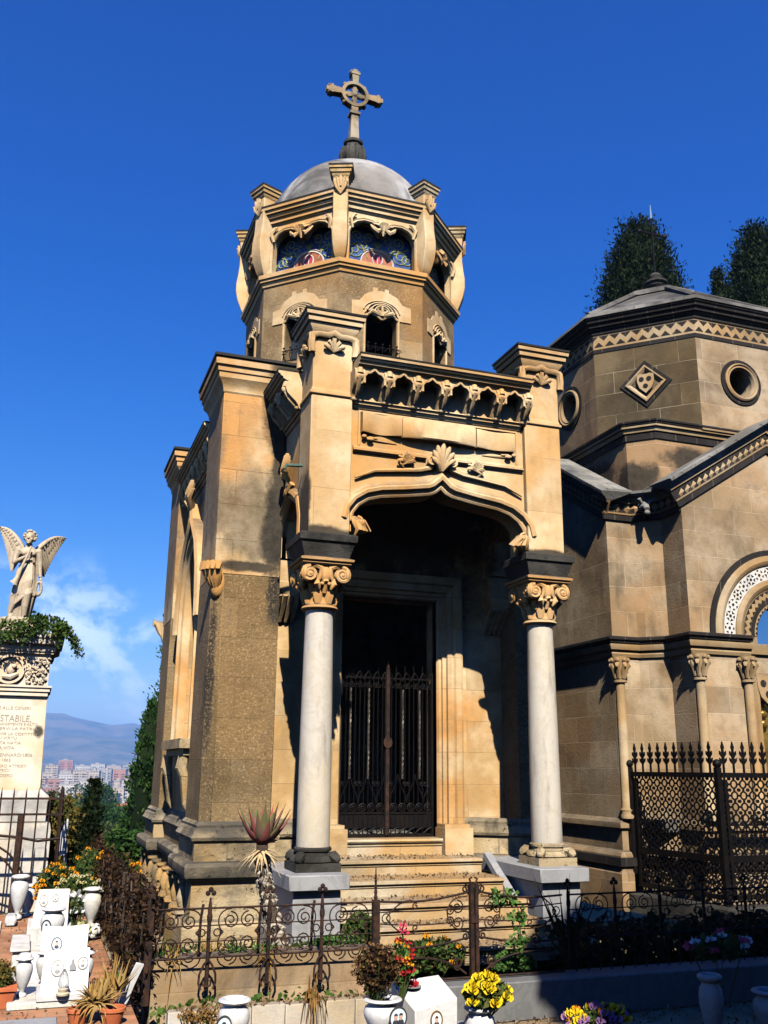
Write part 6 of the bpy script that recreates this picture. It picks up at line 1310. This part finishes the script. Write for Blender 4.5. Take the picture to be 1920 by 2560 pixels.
tuft('dry_grass','orange-brown dry strands hanging over the bed wall near the middle','dry grass',(1.82,7.70,.19),22,.20,.006,M['dry'],1,.35); tuft('dry_grass','pale dry stalks standing behind the left railing panels','dry grass',(1.45,8.2,.12),26,.24,.005,M['straw'],.5,.05)
def cover(name,label,x0,x1,y0,y1,z0,z1,mat,n,leaf,kind=None,cat='plant'):
    P=np.stack([rg_.uniform(x0,x1,n),rg_.uniform(y0,y1,n),z0+(z1-z0)*rg_.uniform(0,1,n)**1.5],1); o=leaves(name,mat,None,P,leaf,.7,.1); tag(o,None if kind else label,None if kind else cat,None,kind); return o
cover('ground_cover','',.98,2.7,7.8,8.5,.06,.20,M['bush'],2200,.05,'stuff'); cover('ground_cover','',.95,2.6,7.24,7.62,-.14,.0,M['ivy'],420,.05,'stuff')
bush('shrub','leafy green shrub at the foot of the steps beside the left plinth','shrub',(2.72,8.15,.27),(.17,.14,.22),M['bush'],2200,.05); bush('shrub','bright low greenery before the left plinth','shrub',(2.45,8.0,.22),(.24,.1,.08),M['green'],1500,.035)
t=thing('ivy','ivy spray trailing over the gate beside the stair string','ivy',(3.9,7.62,.6)); ctr=[(3.78+rnd.uniform(-.1,.12),7.62+rnd.uniform(-.05,.05),.60+rnd.uniform(-.07,.03)) for i in range(16)]+[(3.90+rnd.uniform(-.05,.08),7.60,.55-rnd.uniform(0,.36)) for i in range(20)]
leaves('foliage',M['green'],t,clumps(ctr,9,(.025,.02,.025)),.045,.8); k=MB(); k.tube([(3.66,7.62,.60),(3.8,7.6,.64),(3.92,7.6,.5),(3.95,7.6,.2)],.005,4); k.build('stems',M['bark'],t,0)
def blossoms(par,name,mat,pts,r,np_=14):
    k=MB()
    for p in pts:
        p=Vec(p)
        for i in range(np_):
            a=i*2.4; z=1-2*(i+.5)/np_*.62; q=math.sqrt(max(0,1-z*z)); d=Vec((q*math.cos(a),q*math.sin(a),z)); u=d.orthogonal().normalized(); w=d.cross(u); s=r*rnd.uniform(.8,1.2)
            k.add([p+d*s*.35-u*s*.28,p+d*s*.9-u*s*.34,p+d*s*1.05,p+d*s*.9+u*s*.34,p+d*s*.35+u*s*.28],[(0,1,2,3,4)])
    return k.build(name,mat,par,0,uv=False)
def flowers(name,label,cat,c,r,n,br,mat,leafmat,nl,leaf,extra=(),stem_to=None,np_=14,pot=None):
    t=thing(name,label,cat,(c[0],c[1],c[2]-r[2])); P=ellpts(nl,c,np.array(r)*.9,.2); leaves('foliage',leafmat,t,P,leaf,.5,.2)
    B=ellpts(n,c,r,.75); B=B[B[:,2]>c[2]-r[2]*.5]; blossoms(t,'blossoms',mat,B,br,np_)
    for mt,m_,nm in extra: B2=ellpts(m_,c,r,.75); B2=B2[B2[:,2]>c[2]-r[2]*.4]; blossoms(t,nm,mt,B2,br*.9,np_)
    k=MB(); z0=stem_to if stem_to is not None else c[2]-r[2]
    for p in B[:16]: k.tube([(c[0]+(p[0]-c[0])*.2,c[1]+(p[1]-c[1])*.2,z0),tuple(p)],.004,4)
    k.build('stems',M['bush'],t,0,uv=False); return t
flowers('marigold_bush','orange marigold bush between the monument and the brick path','flowers',(.33,10.9,.42),(.24,.25,.24),52,.026,M['orangeflower'],M['bush'],1500,.05,stem_to=0)
flowers('marigold_bush','taller orange marigold bush against the dead climbers','flowers',(.70,11.5,.50),(.20,.3,.26),26,.028,M['orangeflower'],M['bush'],2200,.05,stem_to=0)
flowers('marigold_bush','marigolds climbing behind the side railing beside the mausoleum footing','flowers',(1.12,11.4,.42),(.12,.8,.20),22,.03,M['orangeflower'],M['bush'],1800,.05,stem_to=0)
flowers('cream_bush','fading cream flower cluster behind the white urns','flowers',(.55,10.6,.40),(.24,.2,.15),60,.024,M['creamflower'],M['bush'],1600,.045,stem_to=0)
flowers('lily_bunch','white lilies with dark leaves behind the portrait urn','flowers',(.47,9.9,.34),(.10,.1,.10),12,.055,M['whiteflower'],M['bush'],300,.05,stem_to=.1,np_=8)
flowers('leafy_bunch','dark green bunch with a cream bloom beside the open book','flowers',(.52,9.5,.16),(.12,.1,.12),3,.06,M['creamflower'],M['bush'],900,.05,stem_to=0,np_=9)
flowers('dried_bouquet','brown dried bouquet in the double-portrait urn','flowers',(2.13,6.05,.40),(.155,.12,.16),110,.018,M['brownflower'],M['deadleaf'],1400,.03,stem_to=.22,np_=8)
flowers('red_bouquet','red artificial flowers leaning beside the dried bouquet','flowers',(2.31,6.10,.42),(.075,.08,.15),34,.024,M['redflower'],M['green'],260,.05,((M['orangeflower'],12,'orange_blossoms'),),stem_to=.2,np_=9)
t=thing('pink_flower','single tall pink bloom above the red bouquet','flowers',(2.31,6.08,.5)); blossoms(t,'blossom',M['pinkflower'],[(2.305,6.06,.64),(2.30,6.06,.615),(2.315,6.05,.60)],.03,8); k=MB(); k.tube([(2.32,6.1,.3),(2.31,6.07,.6)],.005,4); k.build('stem',M['green'],t,0)
t=thing('rose','dark red rose stuck in the marble box','flower',(2.42,6.18,.28)); blossoms(t,'blossom',M['redflower'],[(2.41,6.15,.285),(2.425,6.16,.275),(2.40,6.15,.27)],.03,12); blossoms(t,'leaves',M['green'],[(2.41,6.22,.33),(2.44,6.25,.34)],.04,6); k=MB(); k.tube([(2.42,6.18,.22),(2.415,6.16,.28)],.004,4); k.build('stem',M['green'],t,0)
flowers('chrysanthemums','bright yellow chrysanthemums in a white urn','flowers',(2.86,6.0,.23),(.16,.12,.10),30,.040,M['yellowflower'],M['bush'],700,.06,stem_to=.1,np_=26)
flowers('mixed_flowers','orange, yellow and purple flowers at the bottom edge','flowers',(3.66,6.0,.035),(.24,.12,.07),26,.034,M['yellowflower'],M['bush'],400,.05,((M['purpleflower'],26,'purple_blossoms'),(M['orangeflower'],12,'orange_blossoms')),stem_to=-.1,np_=18)
flowers('marigold_bush','orange marigolds growing through the gate foot','flowers',(3.22,7.78,.14),(.34,.12,.15),24,.026,M['orangeflower'],M['bush'],1600,.05,stem_to=-.1)
bush('shrub','low green leaves under the right gate leaf','shrub',(3.95,7.8,.06),(.26,.1,.09),M['green'],1300,.045)
flowers('shaded_flowers','pink and white flowers in the deep shade on the right','flowers',(5.45,7.0,.22),(.30,.15,.12),7,.045,M['pinkflower'],M['bush'],900,.05,((M['whiteflower'],14,'white_blossoms'),),stem_to=-.2,np_=10)
tuft('spiky_plant','dark spiky plant by the right railing post','plant',(4.45,7.7,.0),30,.75,.014,M['darkcypress'],.5,.02)
t=thing('potted_shrub','small yellow-green shrub in the terracotta pot at the left edge','shrub',(-.075,7.63,.1)); P=np.concatenate([ellpts(500,(-.09+rnd.uniform(-.05,.05),7.63,.19+rnd.uniform(-.05,.05)),(.09,.09,.10),.3) for i in range(3)]); leaves('foliage',M['hedge'],t,P,.03,.5); k=MB(); k.tube([(-.075,7.63,.1),(-.08,7.63,.2)],.008,5); k.build('stems',M['bark'],t,0)
tuft('straw_flowers','ochre feathery dried plumes at the bottom left','dried flowers',(.53,7.02,.10),150,.21,.013,M['straw'],1.1,.22); tuft('straw_flowers','single ochre plume pointing at the marble fragment','dried flowers',(.66,7.25,.12),30,.24,.010,M['straw'],.8,.0)
bush('shrub','small dark green leaves at the near end of the side kerb','shrub',(.72,7.9,.05),(.10,.1,.07),M['green'],500,.05); tuft('dry_stalks','dry brown stalks hanging down the white grave border','dried plant',(2.03,7.12,.03),40,.26,.004,M['dry'],.35,.9)
flowers('brown_flowers','withered brown flowers in front of the white grave border','flowers',(1.16,6.6,.07),(.16,.1,.06),50,.02,M['dry'],M['dry'],300,.03,stem_to=-.2,np_=8)
cover('ground_cover','',4.5,7.2,7.75,8.6,-.3,.25,M['darkcypress'],4500,.09,'stuff')
P=[]
for (y0,y1,z) in ((8.70,9.18,.41),(9.22,9.68,.555),(8.40,8.66,.265),(8.14,8.36,.12),(9.72,10.15,.70)):
    for i in range(230): 
        y=y1-(y1-y0)*rnd.random()**1.6; P.append((rnd.uniform(2.76,4.58),y,z+.006+rnd.uniform(0,.012)))
tag(leaves('leaf_litter',M['litter'],None,P,.026,.6,.0,.6),kind='stuff')
P=[(rnd.uniform(2.2,6.5),7.40-rnd.random()**2*1.2,-.31+rnd.uniform(0,.02)) for i in range(1500)]+[(rnd.uniform(-.1,.75),rnd.uniform(7.2,12),.008) for i in range(500)]+[(rnd.uniform(1.0,2.6),rnd.uniform(7.15,7.25),.003) for i in range(160)]
tag(leaves('leaf_litter',M['litter'],None,P,.03,.6,.0,.6),kind='stuff')
# tree out of frame on the right that throws the deep shade over the foreground
t=thing('shade_tree','dense spreading evergreen standing outside the picture beside the viewer, shading the right foreground','tree',(6.5,.2,-.3))
k=MB(); k.tube([(6.5,.2,-.3),(6.45,.2,2),(6.5,.1,4.5),(6.6,.1,7)],[.35,.28,.22,.08],10)
ctr=[(3.75,.5,7.0),(3.7,.4,5.6),(5.0,.3,7.25),(5.0,.2,5.9),(6.3,.2,7.3),(6.4,.1,5.9),(7.7,.2,7.2),(7.8,.2,5.8),(9.1,.3,7.0),(9.2,.2,5.6),(10.4,.3,6.6),(4.3,.5,4.7),(5.8,.4,4.8),(7.3,.3,4.7)]
for q in ctr: k.tube([(6.5,.2,3.6),tuple(np.array(q)*.6+np.array((6.5,.2,4.2))*.4),q],[.14,.08,.03],6)
k.build('trunk',M['bark'],t,40); P=np.concatenate([ellpts(4200,q,(1.25,.95,1.15),.25) for q in ctr]); leaves('crown',M['bush'],t,P,.24,.75)

# unseen trees added behind the viewer to cut sky fill and deepen shadows
for i,(x,y,h,r) in enumerate(((-7,-6,8.5,2.6),(-2.5,-6.5,9,2.7),(2.2,-6.2,9,2.6),(7,-5.5,9,2.8),(11.5,-4,9,2.8),(13,1.5,8,2.4))):
    cypress('cypress','unseen broad dark cypress in the row added behind the viewer to block sky light',x,y,-.3,h,r,M['darkcypress'],9000,.34,.0,'added cypress row behind the viewer',bulge=.12,cone=-.6)

t=thing('shade_tree','unseen bushy evergreen added outside the right edge to block sky light over the tomb forecourt','tree',(8.0,3.0,-.3))  # unseen tree added to cut sky fill in the lower right
k=MB(); k.tube([(8.0,3.0,-.3),(8.0,3.0,1.5),(8.1,2.9,4)],[.2,.16,.05],8)
ctr=[(7.6,3.2,1.2),(8.6,3.0,1.4),(7.4,2.6,2.8),(8.4,3.2,3.0),(9.4,3.2,2.6),(8.0,2.6,4.4),(9.0,2.8,4.4),(8.4,2.6,5.6)]
for q in ctr: k.tube([(8.0,3.0,1.2),q],[.08,.03],6)
k.build('trunk',M['bark'],t,40); leaves('crown',M['bush'],t,np.concatenate([ellpts(2600,q,(1.2,.9,1.0),.3) for q in ctr]),.22,.7)
# ================================================================ ground, plain, town, hills, haze
def gz_(x,y):
    """terrain height: cemetery terrace, slope down to the plain, plain rising gently inland"""
    d=math.hypot(x,y)
    near=-.32
    if d<13: return near
    s=min(1,(d-13)/230); s=s*s*(3-2*s) if s<1 else 1
    left=1 if x<6 else max(0,1-(x-6)/10)
    z=near-34*s*(left if d<60 else 1)-.8*min(1,(d-13)/6)*left
    if d>600: z+=min(40,(d-600)*.018)
    return z
k=MB(); rs=[0,3,6,9,11,13,15,18,22,28,36,48,64,90,130,180,240,320,450,600,800,1100,1500,2100,3000,4500,7000,11000]; n=72
vs=[(0,0,-.32)]+[(r*math.cos(2*PI*j/n),r*math.sin(2*PI*j/n),gz_(r*math.cos(2*PI*j/n),r*math.sin(2*PI*j/n))+(rnd.uniform(-1,1)*.02*max(0,r-13)*.1 if 13<r<400 else 0)) for r in rs[1:] for j in range(n)]
fs=[(0,1+j,1+(j+1)%n) for j in range(n)]+[(1+i*n+j,1+(i+1)*n+j,1+(i+1)*n+(j+1)%n,1+i*n+(j+1)%n) for i in range(len(rs)-2) for j in range(n)]
k.add(vs,fs)
m,nt,b=nodes('ground');K2=NT(nt);p=K2.pos(); d=K2.vlen(p); near=K2.mix(K2.ramp(K2.noise(p,3,6,.65),.4,.65),(.20,.135,.07),(.30,.22,.13)); far=K2.mix(K2.ramp(K2.noise(p,.05,5,.6),.42,.6),(.05,.075,.025),(.16,.13,.06))
K2.set(b.inputs['Base Color'],K2.mix(K2.ramp(d,13,24),near,far)); b.inputs['Roughness'].default_value=.95; K2.set(b.inputs['Normal'],K2.bump(K2.noise(p,25,5,.7),.6,.02))
tag(k.build('ground',m,None,60,uv=False),kind='structure')
k=MB()
def hz(x,y):
    r1=math.exp(-((y-5200)/900)**2)*(255-.055*x+28*math.sin(x*.0026+1)+16*math.sin(x*.007+2)+9*math.sin(x*.017))
    r2=math.exp(-((y-4000)/500)**2)*(120+30*math.sin(x*.0035+.6)+14*math.sin(x*.011))
    return -30+max(r1,r2*.95)+6*math.sin(x*.02+y*.013)
nx,ny=90,30; vs=[(-5200+10400*i/nx,3200+4000*j/ny,hz(-5200+10400*i/nx,3200+4000*j/ny)) for j in range(ny+1) for i in range(nx+1)]
k.add(vs,[(j*(nx+1)+i,j*(nx+1)+i+1,(j+1)*(nx+1)+i+1,(j+1)*(nx+1)+i) for j in range(ny) for i in range(nx)])
m,nt,b=nodes('hill_scrub');K2=NT(nt);p=K2.pos(); c=K2.mix(K2.ramp(K2.noise(p,.006,6,.65),.4,.62),(.04,.06,.035),(.16,.13,.08)); c=K2.mix(K2.ramp(K2.noise(p,.03,3,.8),.70,.74),c,(.7,.68,.62)); K2.set(b.inputs['Base Color'],c); b.inputs['Roughness'].default_value=.95
tag(k.build('hills',m,None,60,uv=False),kind='structure')
# town blocks
def facade(name,wall,var,win=(.05,.06,.08),bh=3.1,bw=3.4,bal=.5):
    m,nt,b=nodes(name);K2=NT(nt);p=K2.pos(); uv=K2.n('ShaderNodeUVMap').outputs[0]
    br=K2.n('ShaderNodeTexBrick',offset=0.,offset_frequency=1); K2.set(br.inputs['Vector'],uv); br.inputs['Scale'].default_value=1; br.inputs['Brick Width'].default_value=bw; br.inputs['Row Height'].default_value=bh; br.inputs['Mortar Size'].default_value=bh*.28; br.inputs['Mortar Smooth'].default_value=.05
    br.inputs['Color1'].default_value=win+(1,); br.inputs['Color2'].default_value=(.22,.2,.17,1); br.inputs['Mortar'].default_value=wall+(1,)
    nz=K2.n('ShaderNodeSeparateXYZ'); K2.set(nz.inputs[0],K2.n('ShaderNodeNewGeometry').outputs['Normal'])
    c=K2.mix(K2.ramp(K2.noise(p,.08,3),.4,.6),br.outputs['Color'],K2.mix(.35,br.outputs['Color'],var)); c=K2.mix(K2.ramp(nz.outputs[2],.5,.8),c,(.42,.38,.33))
    K2.set(b.inputs['Base Color'],c); b.inputs['Roughness'].default_value=.8; return m
F=[('white',facade('white_facade',(.50,.46,.40),(.40,.36,.31)),'far pale white apartment block in the town below the hills'),('cream',facade('cream_facade',(.46,.37,.26),(.42,.32,.22)),'far cream apartment block in the town below the hills'),
   ('red',facade('red_facade',(.40,.17,.09),(.42,.24,.15)),'far brick-red apartment block in the town below the hills'),('grey',facade('grey_facade',(.36,.35,.33),(.30,.28,.26)),'far grey apartment block in the town below the hills')]
protos={}
def block(kind,x,y,w,dp,h,rz):
    nm,mt,lab=F[kind]; z=gz_(x,y)-2; t=thing('apartment_block',lab,'apartment block',(x,y,z),0,nm+' blocks of the distant town')
    k=MB(); cR,sR=math.cos(rz),math.sin(rz); q=MB(); q.box(-w/2,w/2,-dp/2,dp/2,0,h); rot=Matrix.Translation((x,y,z))@Matrix.Rotation(rz,4,'Z'); q.xf(rot); q.build('walls',mt,t,0)
    q=MB()
    for xx,yy,a,bb,c in ((0,-dp/2,w+.6,.6,.9),(0,dp/2,w+.6,.6,.9),(-w/2,0,.6,dp,.9),(w/2,0,.6,dp,.9)): q.box(xx-a/2,xx+a/2,yy-bb/2,yy+bb/2,h-.2,h+c-.2)
    q.box(-w*.2,w*.08,-dp*.2,dp*.2,h,h+2.6); q.xf(rot); q.build('roof_parapet',M['townroof'] if 'townroof' in M else M.setdefault('townroof',plain('town_roof',(.40,.36,.31),(.30,.27,.24),.5,.9,0,0)),t,0)
    q=MB(); fl=int(h/3.1)
    for i in range(1,fl):
        for a_,b_ in ((-.42,-.10),(.14,.42)): q=MB(); q.box(w*a_,w*b_,-dp/2-1.2,-dp/2,i*3.1-.1,i*3.1+.9); q.xf(rot); q.build('balcony',mt,t,0)
rt2=random.Random(3)
for Y,hh,x0,x1,st in ((600,9,-4,70,12),(700,13,-5,82,13),(820,17,-5,94,15),(960,20,-8,110,16),(1120,23,-10,128,18),(1300,26,-12,148,20),(1550,28,-15,175,25),(1850,30,-18,205,30)):
    x=x0+rt2.uniform(0,8)
    while x<x1:
        w=st*rt2.uniform(.55,.95); kind=rt2.choices((0,1,2,3),(6,6,2,2))[0]
        block(kind,x+w/2,Y+rt2.uniform(-50,50),w,rt2.uniform(9,15),hh*rt2.uniform(.45,.92),rt2.uniform(-.35,.35)); x+=st*rt2.uniform(.75,1.05)
def villa(lab,x,y,z,w,h):
    t=thing('villa',lab,'villa',(x,y,z)); k=MB(); k.box(x-w/2,x+w/2,y-4,y+4,z-6,z+h); k.build('walls',F[0][1],t,0); k=MB(); k.box(x-w/2-.5,x+w/2+.5,y-4.5,y+4.5,z+h,z+h+.5); k.build('roof',M['terracotta'],t,0)
villa('low white villa among the trees in front of the town',27,330,-15.5,16,5); villa('small white house with a red roof low among the slope trees',6.6,82,-6.0,3.6,1.0)
# air
HZ=MB(); HZ.box(-5600,5600,-300,7500,-45,300)
hm=bpy.data.materials.new('haze'); hm.use_nodes=True; nt=hm.node_tree; nt.nodes.clear(); o_=nt.nodes.new('ShaderNodeOutputMaterial'); pv=nt.nodes.new('ShaderNodeVolumePrincipled'); pv.inputs['Color'].default_value=(.26,.52,1.0,1); pv.inputs['Density'].default_value=2.4e-4; pv.inputs['Anisotropy'].default_value=.0
nt.links.new(pv.outputs[0],o_.inputs['Volume']); tag(HZ.build('haze',hm,None,0,uv=False),kind='stuff')
